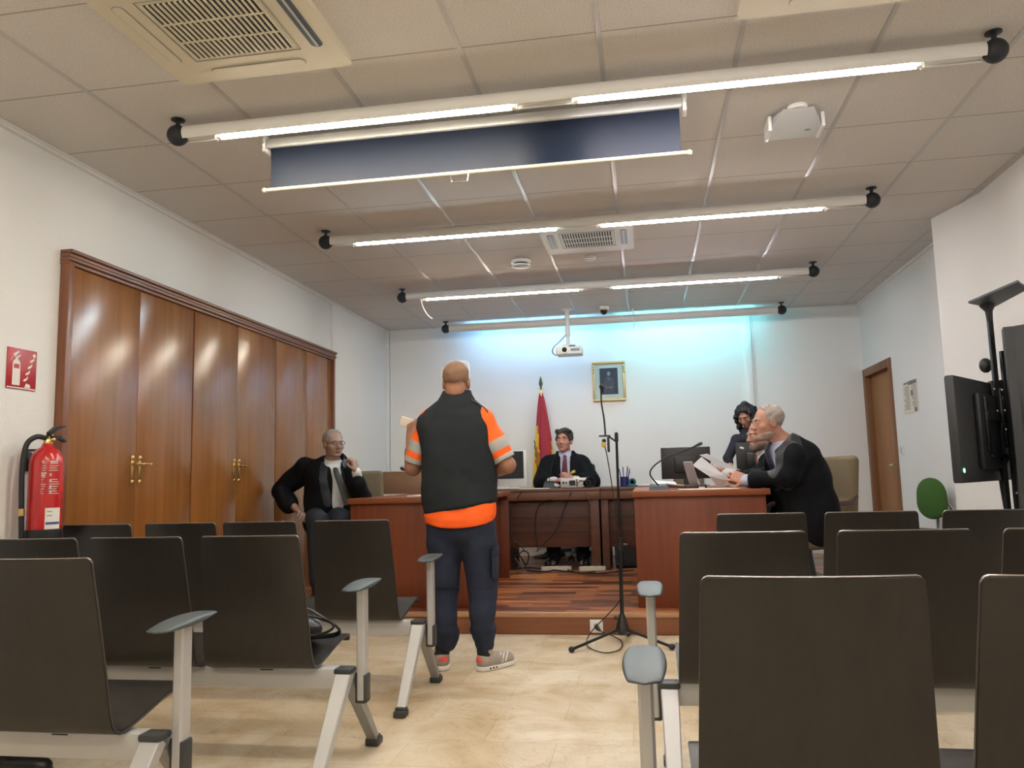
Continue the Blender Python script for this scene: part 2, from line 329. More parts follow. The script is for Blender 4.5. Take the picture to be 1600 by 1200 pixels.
# ------------------------------------------------------------------ organic surfaces: smooth unions of tapered volumes
def _np(v): return np.array(v, float)
class SDF:
    def __init__(s): s.ops = []
    def _add(s, fn, lo, hi, k, mode): s.ops.append((fn, _np(lo), _np(hi), k, mode)); return s
    def cone(s, p0, p1, r0, r1=None, k=.02, mode='u', flat=None):
        p0, p1 = _np(p0), _np(p1); r1 = r0 if r1 is None else r1; d = p1-p0; L = max(d@d, 1e-9)
        n, f = (None, 1) if flat is None else (_np(flat[0])/np.linalg.norm(flat[0]), flat[1])
        def fn(P):
            q = P-p0
            t = np.clip((q@d)/L, 0, 1); w = q-t[:, None]*d
            if n is not None: w = w+((w@n)*(1/f-1))[:, None]*n
            return np.sqrt((w*w).sum(1))-(r0*(1-t)+r1*t)
        R = max(r0, r1); return s._add(fn, np.minimum(p0, p1)-R, np.maximum(p0, p1)+R, k, mode)
    def chain(s, pts, rs, k=.02, mode='u', flat=None):
        for i in range(len(pts)-1): s.cone(pts[i], pts[i+1], rs[i], rs[i+1], k, mode, flat)
        return s
    def ell(s, c, r, R=None, k=.02, mode='u'):
        c, r = _np(c), _np(r); A = np.eye(3) if R is None else _np(R)
        def fn(P):
            q = (P-c)@A; a = np.sqrt(((q/r)**2).sum(1))+1e-9; b = np.sqrt(((q/(r*r))**2).sum(1))+1e-9
            return a*(a-1)/b
        m = r.max(); return s._add(fn, c-m, c+m, k, mode)
    def rbox(s, c, h, r=.01, R=None, k=.01, mode='u'):
        c, h = _np(c), _np(h)-r; A = np.eye(3) if R is None else _np(R)
        def fn(P):
            q = np.abs((P-c)@A)-h; return np.sqrt((np.maximum(q, 0)**2).sum(1))+np.minimum(q.max(1), 0)-r
        m = np.linalg.norm(h+r); return s._add(fn, c-m, c+m, k, mode)
    def cut(s, p, n, k=.0):
        """removes everything on the side the normal points to"""
        p, n = _np(p), _np(n); n = n/np.linalg.norm(n)
        return s._add(lambda P: (P-p)@n, [-99]*3, [99]*3, k, 'i')
    def shift(s, noise): s.noise = noise; return s
    def mesh(s, vox=.006, pad=.012):
        U = [o for o in s.ops if o[4] == 'u']
        lo = np.min([o[1] for o in U], 0)-pad-vox; hi = np.max([o[2] for o in U], 0)+pad+vox
        n = np.ceil((hi-lo)/vox).astype(int)+1
        ax = [lo[i]+vox*np.arange(n[i]) for i in range(3)]
        V = np.full(n, .5)
        for fn, a, b, k, mode in s.ops:
            mg = .03+k
            i0 = np.clip(np.floor((a-mg-lo)/vox).astype(int), 0, n-1); i1 = np.clip(np.ceil((b+mg-lo)/vox).astype(int)+1, 1, n)
            if (i1 <= i0).any(): continue
            sl = tuple(slice(i0[i], i1[i]) for i in range(3))
            G = np.stack(np.meshgrid(*[ax[i][sl[i]] for i in range(3)], indexing='ij'), -1).reshape(-1, 3)
            d = fn(G).reshape(V[sl].shape); v = V[sl]
            if mode == 'u': 
                if k > 0: h = np.clip(.5+.5*(d-v)/k, 0, 1); V[sl] = d*(1-h)+v*h-k*h*(1-h)
                else: V[sl] = np.minimum(v, d)
            else:
                e = -d if mode == 's' else d
                if k > 0: h = np.clip(.5-.5*(e-v)/k, 0, 1); V[sl] = e*(1-h)+v*h+k*h*(1-h)
                else: V[sl] = np.maximum(v, e)
        if hasattr(s, 'noise'):
            G = np.stack(np.meshgrid(*ax, indexing='ij'), -1).reshape(-1, 3); V = V+s.noise(G).reshape(V.shape)
        V[0], V[-1], V[:, 0], V[:, -1], V[:, :, 0], V[:, :, -1] = 1, 1, 1, 1, 1, 1
        # surface nets
        S = V < 0; c = np.array(V.shape)-1
        cor = [(i, j, k) for i in (0, 1) for j in (0, 1) for k in (0, 1)]
        sub = lambda A, o: A[o[0]:o[0]+c[0], o[1]:o[1]+c[1], o[2]:o[2]+c[2]]
        cnt = sum(sub(S, o).astype(np.int8) for o in cor); act = (cnt > 0) & (cnt < 8)
        I = np.argwhere(act)
        idx = -np.ones(act.shape, int); idx[act] = np.arange(len(I))
        acc = np.zeros((len(I), 3)); m = np.zeros(len(I))
        for a in cor:
            for d in range(3):
                if a[d]: continue
                b = list(a); b[d] = 1
                va = V[I[:, 0]+a[0], I[:, 1]+a[1], I[:, 2]+a[2]]; vb = V[I[:, 0]+b[0], I[:, 1]+b[1], I[:, 2]+b[2]]
                x = (va < 0) != (vb < 0); t = np.where(x, va/np.where(x, va-vb, 1), 0)
                p = np.tile(_np(a), (len(I), 1)); p[:, d] += t
                acc += p*x[:, None]; m += x
        P = lo+vox*(I+acc/np.maximum(m, 1)[:, None])
        F = []
        for d in range(3):
            e, g = (d+1) % 3, (d+2) % 3
            sa = [slice(1, -1)]*3; sa[d] = slice(0, -1); sb = list(sa); sb[d] = slice(1, None)
            A, B = S[tuple(sa)], S[tuple(sb)]
            for flip, msk in ((0, A & ~B), (1, ~A & B)):
                q = np.argwhere(msk)
                if not len(q): continue
                off = np.ones(3, int); off[d] = 0; q = q+off
                def nb(de, dg):
                    r = q.copy(); r[:, e] += de; r[:, g] += dg; return idx[r[:, 0], r[:, 1], r[:, 2]]
                f = np.stack([nb(-1, -1), nb(0, -1), nb(0, 0), nb(-1, 0)], 1)
                F.append(f[:, ::-1] if flip else f)
        F = np.concatenate(F); F = F[(F >= 0).all(1)]
        return P, F
    def build(s, name, mats, parent, vox=.006, zones=None, org=(0, 0, 0)):
        P, Fc = s.mesh(vox)
        me = bpy.data.meshes.new(name); me.from_pydata((P-_np(org)).tolist(), [], Fc.tolist()); me.update()
        o = _link(name, me, mats, parent, True, None, 0)
        if zones is not None:
            cen = P[Fc].mean(1); zi = zones(cen); me.polygons.foreach_set('material_index', zi.astype(np.int32))
        return o
def noise3(scale, amp, seed=0):
    rng = np.random.RandomState(seed); K = rng.normal(size=(14, 3)); K /= np.linalg.norm(K, axis=1)[:, None]; K *= scale*rng.uniform(.6, 1.5, (14, 1)); ph = rng.uniform(0, 6.28, 14)
    return lambda P: amp*np.sin(P@K.T+ph).sum(1)/4
# ================================================================== THE ROOM
XL, XR, YB, ZC = -3.14, 2.44, 9.3, 2.90
YN = -2.6
struct('floor', MB().bb(XL-.2, 2.9, YN-.2, YB+.2, -.12, 0), 'floor')
struct('ceiling', MB().bb(XL-.2, 2.9, YN-.2, YB+.2, ZC, ZC+.1), 'ceiling')
g = MB()
for n in range(-1, 9):
    x = -2.50+.5955*n
    if XL < x < XR-.05: g.bb(x-.011, x+.011, YN, YB, ZC-.003, ZC+.001)
struct('trim_1', g, 'tbar')
g = MB()
g.bb(XL, XL+.03, YN, YB, ZC-.02, ZC-.0005); g.bb(XL+.03, XL+.055, YN, YB, ZC-.008, ZC-.0005)
g.bb(XR-.03, XR, 6.18, YB, ZC-.02, ZC-.0005); g.bb(XL+.055, XR-.03, YB-.025, YB, ZC-.012, ZC-.0005)
struct('trim_2', g, 'wall')
struct('wall_left', MB().bb(XL-.15, XL, YN, YB, 0, ZC), 'wall')
struct('wall_back', MB().bb(XL-.15, XR+.3, YB, YB+.15, 0, ZC), 'wall')
struct('wall_front', MB().bb(XL-.15, XR+.3, YN-.15, YN, 0, ZC), 'wall')
D0, D1, DZ = 8.29, 9.285, 2.15
g = MB(); g.bb(XR, XR+.15, 6.1, D0+.06, 0, ZC); g.bb(XR, XR+.15, D0+.06, D1-.05, DZ-.06, ZC); g.bb(XR, XR+.15, D1-.05, YB, 0, ZC)
g.loft([[(2.18, 6.18, z), (2.60, 6.18, z), (2.60, YN, z), (2.31, YN, z), (2.31, 5.66, z)] for z in (0, ZC)])
struct('wall_right', g, 'wall')
# dais
PZ, PY = .145, 5.45
PX1 = 1.86
struct('platform_floor', MB().bb(XL, PX1, PY+.03, YB, .001, PZ-.001), 'deck')
struct('platform_step_front', MB().bb(XL, PX1, PY, PY+.03, .001, PZ-.03, .002), 'step')
struct('platform_nosing', MB().bb(XL, PX1, PY-.012, PY+.032, PZ-.03, PZ+.001, .004), 'nosing')
# wall seam and cable trunking on the walls
struct('trim_3', MB().bb(XL, XL+.022, 7.60, YB, 0, ZC-.02, .004), 'wall')
for nm, x, w in (('trim_4', -3.10, .055), ('trim_5', 1.205, .085)):
    g = MB(); g.bb(x-w/2, x+w/2, YB-.03, YB, PZ, ZC-.01, .004); g.bb(x+w/2+.006, x+w/2+.022, YB-.016, YB, PZ, ZC-.01, .003)
    struct(nm, g, 'white')
# door
dr = MB(); dr.bb(XR-.018, XR+.10, D0, D0+.075, 0, DZ, .004); dr.bb(XR-.018, XR+.10, D1-.075, D1, 0, DZ, .004); dr.bb(XR-.018, XR+.10, D0+.075, D1-.075, DZ-.085, DZ, .004)
door = struct('door_1', dr, 'door_frame')
dl = MB().bb(XR+.045, XR+.085, D0+.077, D1-.077, .005, DZ-.087, .003).build('door_leaf', 'door', door)
hd = MB(); hd.cyl((XR+.047, 8.43, 1.09), (XR+.03, 8.43, 1.09), .022); hd.tube([(XR+.035, 8.43, 1.09), (XR-.012, 8.43, 1.09), (XR-.015, 8.45, 1.09), (XR-.015, 8.54, 1.088)], .009, smooth=4)
hd.build('door_handle', 'chrome', dl)
# baseboard-like dark gap is hidden; light switch and notice on right wall
o = thing('light_switch', 'small white light switch on the wall between the door and the notice', 'switch', (XR, 8.15, 1.225))
MB().box((-.006, 0, 0), (.012, .08, .085), bev=.004).build('plate', 'white', o); MB().box((-.014, 0, 0), (.006, .05, .055), bev=.002).build('rocker', 'silver', o)
a = thing('wall_notice', 'printed notice sheet with rows of text pinned beside the door', 'notice', (XR-.003, 7.79, 1.71))
MB().box((0, 0, 0), (.003, .41, .30)).build('sheet', 'manila', a)
g = MB(); g.box((-.002, -.08, .125), (.002, .22, .035)); g.box((-.002, .10, .13), (.002, .12, .014))
random.seed(3)
for col in (-.10, .10):
    for k in range(13):
        w = random.uniform(.10, .16); g.box((-.002, -col+(.16-w)/2*-1, .095-k*.017), (.0015, w, .006))
g.box((-.002, -.13, -.13), (.002, .07, .03)); g.box((-.002, -.05, .03), (.002, .05, .05))
g.build('printed_text', 'ink', a)
# ------------------------------------------------------------------ built-in wardrobe on the left wall
w = thing('built_in_wardrobe', 'long built-in cherry wood wardrobe with panel doors along the left wall', 'wardrobe', (XL, 3.785, 0))
L_, T_ = 3.805, 2.372
g = MB(); g.bb(0, .055, 0, .05, 0, T_, .006); g.bb(0, .055, L_-.04, L_, 0, T_, .006); g.bb(.0, .03, .05, L_-.04, 0, .06)
g.build('frame', 'wardrobe_b', w)
g = MB()
for k, (dz, dx) in enumerate(((0, .075), (.02, .06), (.042, .066), (.062, .05))): g.bb(0, dx, -.004, L_+.004, T_-dz-.02, T_-dz, .004)
g.build('cornice', 'wardrobe_top', w)
g = MB(); g.bb(0, .012, .05, L_-.04, .06, T_-.08); g.build('carcass', 'wardrobe_b', w)
edges = [.05, .661, 1.267, 1.88, 2.526, 3.15, L_-.042]
for k in range(6):
    y0, y1 = edges[k]+(.004 if k % 2 == 0 else .0012), edges[k+1]-(.0012 if k % 2 == 0 else .004)
    x1 = .034
    d = MB().bb(.013, x1, y0+(.006 if k in (2, 4) else 0), y1, .065, T_-.085, .002).build('door', 'wardrobe', w)
    if k < 4:
        yy = (y1-.035) if k % 2 == 0 else (y0+.035)
        g = MB(); g.box((x1+.003, yy, 1.162), (.006, .026, .155), bev=.003); g.ball((x1+.006, yy, 1.235), (.006, .017, .017)); g.ball((x1+.006, yy, 1.088), (.006, .015, .015))
        g.cyl((x1+.004, yy, 1.20), (x1+.04, yy, 1.20), .007); g.tube([(x1+.038, yy, 1.20), (x1+.04, yy+.055, 1.197)], [.008, .006]); g.ball((x1+.04, yy+.058, 1.197), .010)
        g.build('handle', 'brass', d)
# ------------------------------------------------------------------ fire safety sign and extinguisher
s0 = at(18, 543, 0, XL)
sg = thing('fire_extinguisher_sign', 'red square fire extinguisher sign with white pictogram on the left wall', 'sign', (XL, 3.545, 1.672))
MB().box((.003, 0, 0), (.004, .195, .21), bev=.0015).build('sign_plate', 'sign_red', sg)
def yz(pts, x=.0055): return [(y, z) for y, z in pts]
g = MB()
body = [(-.062, -.085), (-.012, -.085), (-.012, .028), (-.02, .042), (-.03, .048), (-.03, .058), (-.044, .058), (-.044, .048), (-.054, .042), (-.062, .028)]
g.prism(body, .0008, (.0052, 0, 0), (0, 1, 0), (0, 0, 1))
g.prism([(-.045, .056), (-.014, .076), (-.012, .070), (-.030, .056)], .0008, (.0052, 0, 0), (0, 1, 0), (0, 0, 1))
g.prism([(-.05, .06), (-.022, .088), (-.028, .092), (-.062, .072)], .0008, (.0052, 0, 0), (0, 1, 0), (0, 0, 1))
g.tube([(.0056, -.046, .062), (.0056, -.066, .058), (.0056, -.076, .036)], .0035, smooth=4, flat=.3)
def flame(oy, oz, s):
    p = [(0, 0), (.018, .004), (.032, .018), (.030, .034), (.024, .022), (.012, .016), (.004, .012)]
    g.prism([(oy+x*s, oz+z*s) for x, z in p], .0008, (.0052, 0, 0), (0, 1, 0), (0, 0, 1))
for k in range(4): flame(.010+.013*k, -.062+.034*k, .95)
g.prism([(.02, -.092), (.06, -.092), (.055, -.075), (.03, -.07)], .0008, (.0052, 0, 0), (0, 1, 0), (0, 0, 1))
g.ball((.0055, .078, .08), (.001, .010, .010))
g.build('pictogram', 'sign_white', sg)
MB().box((.0056, -.037, .012), (.0012, .034, .022)).build('label_patch', 'sign_red', sg)
MB().box((.0056, 0, -.098), (.0012, .19, .006)).build('border_line', 'sign_white', sg)
ex = thing('fire_extinguisher', 'red powder fire extinguisher with black hose on a wall bracket', 'fire extinguisher', (XL+.125, 3.60, .80))
g = MB(); g.lathe([(0, .01), (.07, .01), (.078, .02), (.079, .04), (.079, .385), (.074, .42), (.055, .455), (.03, .472), (.022, .49), (0, .49)], seg=36); g.build('cylinder', 'red', ex, ang=50)
g = MB(); g.lathe([(0, -.005), (.082, -.005), (.084, .0), (.084, .055), (.078, .06), (0, .06)], seg=36); g.build('foot_ring', 'black', ex)
g = MB(); g.lathe([(0, .486), (.02, .486), (.022, .5), (.016, .515), (.02, .53), (0, .54)], seg=20); g.cyl((0, 0, .512), (.0, .05, .512), .009); g.ball((.022, .01, .51), .013); g.build('valve', 'brass', ex)
g = MB()
g.prism([(-.02, .525), (.03, .56), (.085, .578), (.086, .585), (.02, .575), (-.025, .545)], .022, (-.0+.011, 0, 0), (0, 1, 0), (0, 0, 1)); g.prism([(.0, .53), (.05, .532), (.098, .508), (.094, .498), (.05, .515), (0, .515)], .02, (.01, 0, 0), (0, 1, 0), (0, 0, 1))
g.build('squeeze_handle', 'black', ex)
g = MB(); g.tube([(0, -.015, .517), (-.02, -.055, .522), (-.045, -.088, .48), (-.052, -.100, .36), (-.050, -.096, .18), (-.045, -.092, .02), (-.045, -.09, -.02)], .013, smooth=6, seg=12); g.build('hose', 'black', ex)
MB().tube([(-.0495, -.096, .165), (-.048, -.095, .13)], .0155).build('hose_clip', 'brass', ex)
def wrap(name, m, z0, z1, a0, a1, r=.0795, par=None, t=.0008):
    g = MB(); n = 10; rings = []
    for k in range(n+1):
        a = a0+(a1-a0)*k/n; c, s = math.cos(a), math.sin(a); rings.append([(r*c, r*s, z0), ((r+t)*c, (r+t)*s, z0), ((r+t)*c, (r+t)*s, z1), (r*c, r*s, z1)])
    g.loft(rings); return g
TH = -math.atan2(3.6, 3.0)
gl = MB()
random.seed(5)
for k in range(15):
    z = .40-k*.0115
    for a0, a1 in ((-1.15, -.86), (-.72, -.05)):
        if a0 < -1 or random.random() < .85:
            b0 = a0+random.uniform(0, .06); b1 = a1-random.uniform(0, .2)
            h = .004 if k not in (0, 5, 6) else .009
            n = 6; rings = []
            for q in range(n+1):
                a = b0+(b1-b0)*q/n; c, s = math.cos(a), math.sin(a); rings.append([(.0795*c, .0795*s, z-h), (.0803*c, .0803*s, z-h), (.0803*c, .0803*s, z), (.0795*c, .0795*s, z)])
            gl.loft(rings)
for az, zz in ((-.62, .33), (-.62, .30), (-.62, .27), (-.60, .245)): gl.ball((.0795*math.cos(az), .0795*math.sin(az), zz), (.003, .008, .009), seg=10)
gl.build('printed_instructions', 'pale_print', ex)
wrap('x', 0, .06, .165, -.85, .1, par=ex).build('white_label', 'sign_white', ex)
g = wrap('x', 0, .083, .095, -.80, .05, r=.0803); g.build('blue_print', 'blue_ink', ex)
g = wrap('x', 0, .145, .149, -.75, -.45, r=.0803); g.loft([[(.0804*math.cos(a), .0804*math.sin(a), z) for z in (.125, .129)]+[(.0809*math.cos(a), .0809*math.sin(a), z) for z in (.129, .125)] for a in (-.75, -.6, -.45)]); g.build('grey_print', 'ink', ex)
g = MB(); g.box((-.112, 0, .40), (.024, .04, .10), bev=.004); g.box((-.075, 0, .458), (.09, .02, .012)); g.build('wall_bracket', 'black', ex)
# ------------------------------------------------------------------ portrait, flag
pf = thing('framed_portrait', 'gilt framed portrait of a standing person in dark clothing on the back wall', 'picture', (-.39, YB, 2.152))
W2, H2 = .192, .237
g = MB()
for (x0, x1, z0, z1) in ((-W2, W2, H2-.032, H2), (-W2, W2, -H2, -H2+.032), (-W2, -W2+.03, -H2+.032, H2-.032), (W2-.03, W2, -H2+.032, H2-.032)): g.bb(x0, x1, -.03, -.001, z0, z1, .008)
g.build('frame', 'gold', pf)
for sx in (-1, 1):
    g = MB(); g.tube([(sx*(W2-.012), -.031, .09), (sx*(W2-.012), -.031, .18)], .005, 6)
    for z in (.11, .14, .165): g.ball((sx*(W2-.012), -.034, z), (.011, .008, .013), seg=10)
    g.build('frame_ornament', 'brass', pf)
MB().bb(-W2+.03, W2-.03, -.014, -.002, -H2+.032, H2-.032).build('mount_board', 'mount', pf)
MB().bb(-.105, .105, -.018, -.0145, -.155, .155).build('portrait_print', 'portrait_bg', pf)
g = MB(); g.prism([(-.055, -.14), (.055, -.14), (.062, -.02), (.050, .035), (.018, .052), (-.018, .052), (-.050, .035), (-.060, -.02)], .002, (0, -.018, 0), (1, 0, 0), (0, 0, 1)); g.build('portrait_figure', mat('portrait_coat', (.045, .055, .075), .6), pf)
g = MB(); g.ball((.0, -.0195, .088), (.019, .002, .026)); g.build('portrait_face', 'portrait_fig', pf)
MB().tube([(-.012, -.0205, .05), (.004, -.0205, .01), (.018, -.0205, .03)], .004, 6, flat=.4).build('portrait_sash', 'portrait_fig', pf)
g = MB(); g.tube([(-.04, -.0205, -.055), (-.015, -.0205, -.085), (.012, -.0205, -.065), (.03, -.0205, -.09), (.038, -.0205, -.06)], .005, 6, smooth=3, flat=.4); g.build('portrait_highlight', mat('portrait_pale', (.38, .40, .42), .6), pf)
fl = thing('spanish_flag', 'furled red and yellow flag with crest on a spear-tipped pole behind the judge', 'flag', (-1.155, 9.12, PZ))
g = MB(); g.lathe([(0, 0), (.16, 0), (.16, .015), (.05, .035), (.02, .06), (0, .06)]); g.build('base', 'black', fl)
g = MB(); g.cyl((0, 0, .05), (-.02, 0, 1.93), .013); g.build('pole', 'brass', fl)
g = MB(); g.lathe([(0, 1.93), (.016, 1.935), (.01, 1.95), (.012, 1.96), (.024, 1.99), (.012, 2.05), (0, 2.085)], (-.02, 0, 0)); g.build('spear_finial', mat('verdigris_finial', (.10, .14, .06), .4, .6), fl)
rings = []; NS = 40
for j in range(33):
    u = j/32; z = 1.88-u*1.50
    rw = .018+.118*min(1, u*1.35)**.8; rings.append([])
    for k in range(NS):
        a = 2*PI*k/NS; rr = 1+.17*math.sin(a*7+u*2)+.06*math.sin(a*13-u*3)
        rings[-1].append((-.02+.02*u+rw*rr*math.cos(a), .5*rw*rr*math.sin(a), z+.03*math.sin(a*3)*u))
g = MB(); g.loft(rings)
g.bm.faces.ensure_lookup_table()
for f in g.bm.faces:
    c = f.calc_center_median(); u = (1.88-c.z)/1.50
    xr = c.x+.02-.02*u; lim = -.05+.055*(1-min(1, u*1.3))-.1*(u < .28)
    if (u > .26 and xr < -.028-.02*math.sin(u*5)) or xr > .098: f.material_index = 1
g.build('flag_cloth', ['flag_red', 'flag_yellow'], fl, ang=60)
g = MB()
g.tube([(-.09, -.045, 1.26), (-.078, -.045, 1.0)], .012, 8)
for dx, z, r in ((-.095, 1.24, .020), (-.085, 1.17, .028), (-.09, 1.09, .024), (-.075, 1.02, .02), (-.08, 1.13, .016)): g.ball((dx+.005, -.05, z), (r, .012, r*1.2), seg=10)
g.build('crest', mat('crest_print', (.30, .12, .03), .6, var=.6, scale=60), fl)
g = MB(); g.tube([(-.115, -.03, 1.33), (-.10, -.045, 1.29), (-.108, -.04, 1.26), (-.10, -.045, 1.22)], .006, smooth=4); g.build('gold_green_cord', mat('green_cord', (.05, .07, .02), .8), fl)
# ------------------------------------------------------------------ ceiling fittings
def cassette(name_lbl, x0, x1, y0, y1, m, slots, group=None):
    cx, cy = (x0+x1)/2, (y0+y1)/2; wx, wy = x1-x0, y1-y0
    o = thing('air_conditioner_cassette', name_lbl, 'air conditioner', (cx, cy, ZC))
    g = MB(); g.rrect(wx, wy, .03, .028, (0, 0, -.028), (1, 0, 0), (0, 1, 0)); g.build('fascia', m, o)
    g = MB()
    a, b = wx*.27, wy*.25
    for (p, q) in (((-a-.02, -b-.02), (a+.02, -b-.02)), ((a+.02, -b-.02), (a+.02, b+.02)), ((a+.02, b+.02), (-a-.02, b+.02)), ((-a-.02, b+.02), (-a-.02, -b-.02))):
        g.cyl((*p, -.0285), (*q, -.0285), .0022, seg=6)
    g.build('grille_border', 'alu_dark', o)
    g = MB(); g.bb(-a, a, -b, b, -.0285, -.0265); gr = g.build('grille', 'dark_slot', o)
    g = MB(); n = 19
    for k in range(n+1): x = -a+2*a*k/n; g.box((x, 0, -.031), (2*a/n*.42, 2*b, .006))
    for yy in (-b/3, b/3): g.box((0, yy, -.0325), (2*a, .007, .005))
    g.build('louvre_slats', m, gr)
    for side, dark in slots:
        horizontal = side in 'SN'
        L2 = (wx if horizontal else wy)*.27; off = (wy if horizontal else wx)*.395
        c = {'S': (0, -off), 'N': (0, off), 'W': (-off, 0), 'E': (off, 0)}[side]
        U, V = ((1, 0, 0), (0, 1, 0)) if horizontal else ((0, 1, 0), (-1, 0, 0))
        g = MB(); g.rrect(2*L2, .052, .025, .002, (c[0], c[1], -.030), U, V); s_ = g.build('air_slot', 'vane' if dark else 'alu_dark', o)
        g = MB()
        if dark: g.rrect(2*L2-.02, .009, .004, .004, (c[0], c[1], -.034), U, V); g.build('vane_edge', 'silver', s_)
        else: g.rrect(2*L2-.006, .044, .021, .002, (c[0], c[1], -.0322), U, V); g.build('closed_flap', m, s_)
    return o
cassette('large cream air conditioning cassette with dark slots at the upper left of the ceiling', -2.0, -1.19, 2.35, 3.13, 'cassette', (('W', 0), ('N', 0), ('E', 1), ('S', 1)))
cassette('cream air conditioning cassette cut off at the top edge above the near light', .44, 1.25, 2.32, 3.12, 'cassette', (('N', 0), ('W', 0), ('E', 0)))
cassette('pale air conditioning cassette above the middle of the room beyond the second light', -.72, -.02, 5.62, 6.32, 'cassette_far', (('W', 1), ('E', 1)))
def hull_mat(n, c): return mat(n, c, .4)
def fixture(y, lab, tubes, side=0, zc=2.815, x0=-2.26, x1=1.545):
    """tubular ceiling luminaire between two ball joints; side: angle the lamps are turned to (0 = down)"""
    o = thing('tubular_ceiling_light', lab, 'ceiling light', (0, y, ZC), group='tubular ceiling lights hung in rows across the room')
    z = zc-ZC; ca, sa = math.cos(side), math.sin(side)
    R = Matrix(((1, 0, 0), (0, ca, -sa), (0, sa, ca)))
    # half-open reflector housing: an arc with thickness
    n = 14; prof = []
    for rr in (.043, .036):
        arc = [(rr*math.cos(t), rr*math.sin(t)) for t in [math.radians(-46+272*k/n) for k in range(n+1)]]
        prof += arc if rr > .04 else arc[::-1]
    g = MB(); rings = []
    for x in (x0+.045, x1-.045): rings.append([Vector((x, 0, z))+R @ Vector((0, a, b)) for a, b in prof])
    g.loft(rings); g.bm.faces.ensure_lookup_table(); g.build('housing', 'white', o)
    g = MB(); g.bb(x0+.05, x1-.05, -.001, .001, -.001, .001)
    g = MB()
    pr = [(-.032, -.018), (.032, -.018), (.026, -.010), (-.026, -.010)]
    g.loft([[Vector((x, 0, z))+R @ Vector((0, a, b)) for a, b in pr] for x in (x0+.05, x1-.05)]); g.build('reflector', 'white', o)
    for s, x in ((-1, x0), (1, x1)):
        g = MB(); g.ball((x, 0, z), .052, seg=24); g.cyl((x, 0, z+.045), (x, 0, -.008), .011); g.lathe([(0, -.001), (.034, -.001), (.034, -.006), (.02, -.011), (0, -.011)], (x, 0, 0)); g.build('ball_joint', 'ball', o)
    for a, b, m in tubes:
        q = Vector((0, 0, z))+R @ Vector((0, 0, -.030))
        t_ = MB(); t_.cyl((a+.02, q.y, q.z), (b-.02, q.y, q.z), .013, seg=16); lt = t_.build('fluorescent_tube', m, o)
        for xx, d in ((a, 1), (b, -1)):
            e = MB(); e.cyl((xx, q.y, q.z), (xx+d*.02, q.y, q.z), .0135, seg=16); e.box(Vector((xx-d*.006, 0, z))+R @ Vector((0, 0, -.030)), (.010, .022, .034), rot=R); e.build('lamp_holder', 'white', lt)
    return o
K1 = 38
M['t_warm'] = glow('warm_tube', (1.0, .90, .72), K1); M['t_neutral'] = glow('neutral_tube', (1.0, .92, .86), K1)
M['t_cool'] = glow('cool_tube', (.72, .92, 1.0), K1); M['t_white'] = glow('white_tube', (.95, .93, 1.0), K1)
M['t_blue'] = glow('blue_tube', (.22, .56, 1.0), K1*.30); M['t_cyan'] = glow('cyan_tube', (.18, .82, .98), K1*.36)
LX = ((-2.04, -.53), (-.255, 1.245))
fixture(3.49, 'nearest tubular ceiling light, spanning the top of the room beside the projection screen', ((*LX[0], 't_warm'), (*LX[1], 't_neutral')))
fixture(5.37, 'second tubular ceiling light from the front, with a cool white left tube', ((*LX[0], 't_cool'), (*LX[1], 't_neutral')))
fixture(7.24, 'third tubular ceiling light, beyond the middle air conditioner, with warm left tube', ((*LX[0], 't_warm'), (*LX[1], 't_white')))
fixture(8.93, 'farthest tubular ceiling light, turned to wash the back wall', ((*LX[0], 't_blue'), (*LX[1], 't_cyan')), side=math.radians(75))
for y in (1.6, -.3):
    fixture(y, 'tubular ceiling light behind the viewer', ((*LX[0], 't_warm'), (*LX[1], 't_neutral')))
# projection screen
sc = thing('projection_screen', 'partly lowered projection screen with dark back and pull bar', 'projection screen', (0, 3.78, ZC))
g = MB(); g.bb(-1.915, .252, -.035, .035, -.075, -.022, .012); g.build('casing', 'silver', sc)
for x in (-1.923, .26):
    g = MB(); g.bb(x-.009, x+.009, -.04, .04, -.095, -.018, .004); g.bb(x-.013, x+.013, -.02, -.008, -.03, 0, .002); g.cyl((x, -.03, -.05), (x, -.046, -.05), .006); g.build('end_bracket', 'white', sc)
g = MB(); rings = []
for k in range(9):
    t = k/8; rings.append([(-1.892, -.02+.006*math.sin(t*PI), -.07-t*.225), (.234, -.02+.006*math.sin(t*PI), -.07-t*.225), (.234, -.0185+.006*math.sin(t*PI), -.07-t*.225), (-1.892, -.0185+.006*math.sin(t*PI), -.07-t*.225)])
g.loft(rings); g.build('screen_fabric', 'screen_back', sc)
g = MB(); g.cyl((-1.925, -.018, -.303), (.272, -.018, -.303), .0105); g.ball((-1.925, -.018, -.303), .014, seg=12); g.ball((.272, -.018, -.303), .014, seg=12); g.build('bottom_bar', 'cream_pl', sc)
g = MB(); g.tube([(-.915, -.02, -.312), (-.91, -.02, -.342), (-.90, -.02, -.347), (-.835, -.02, -.347), (-.825, -.02, -.342), (-.82, -.02, -.312)], .0035, smooth=3); g.build('pull_handle', 'chrome', sc)
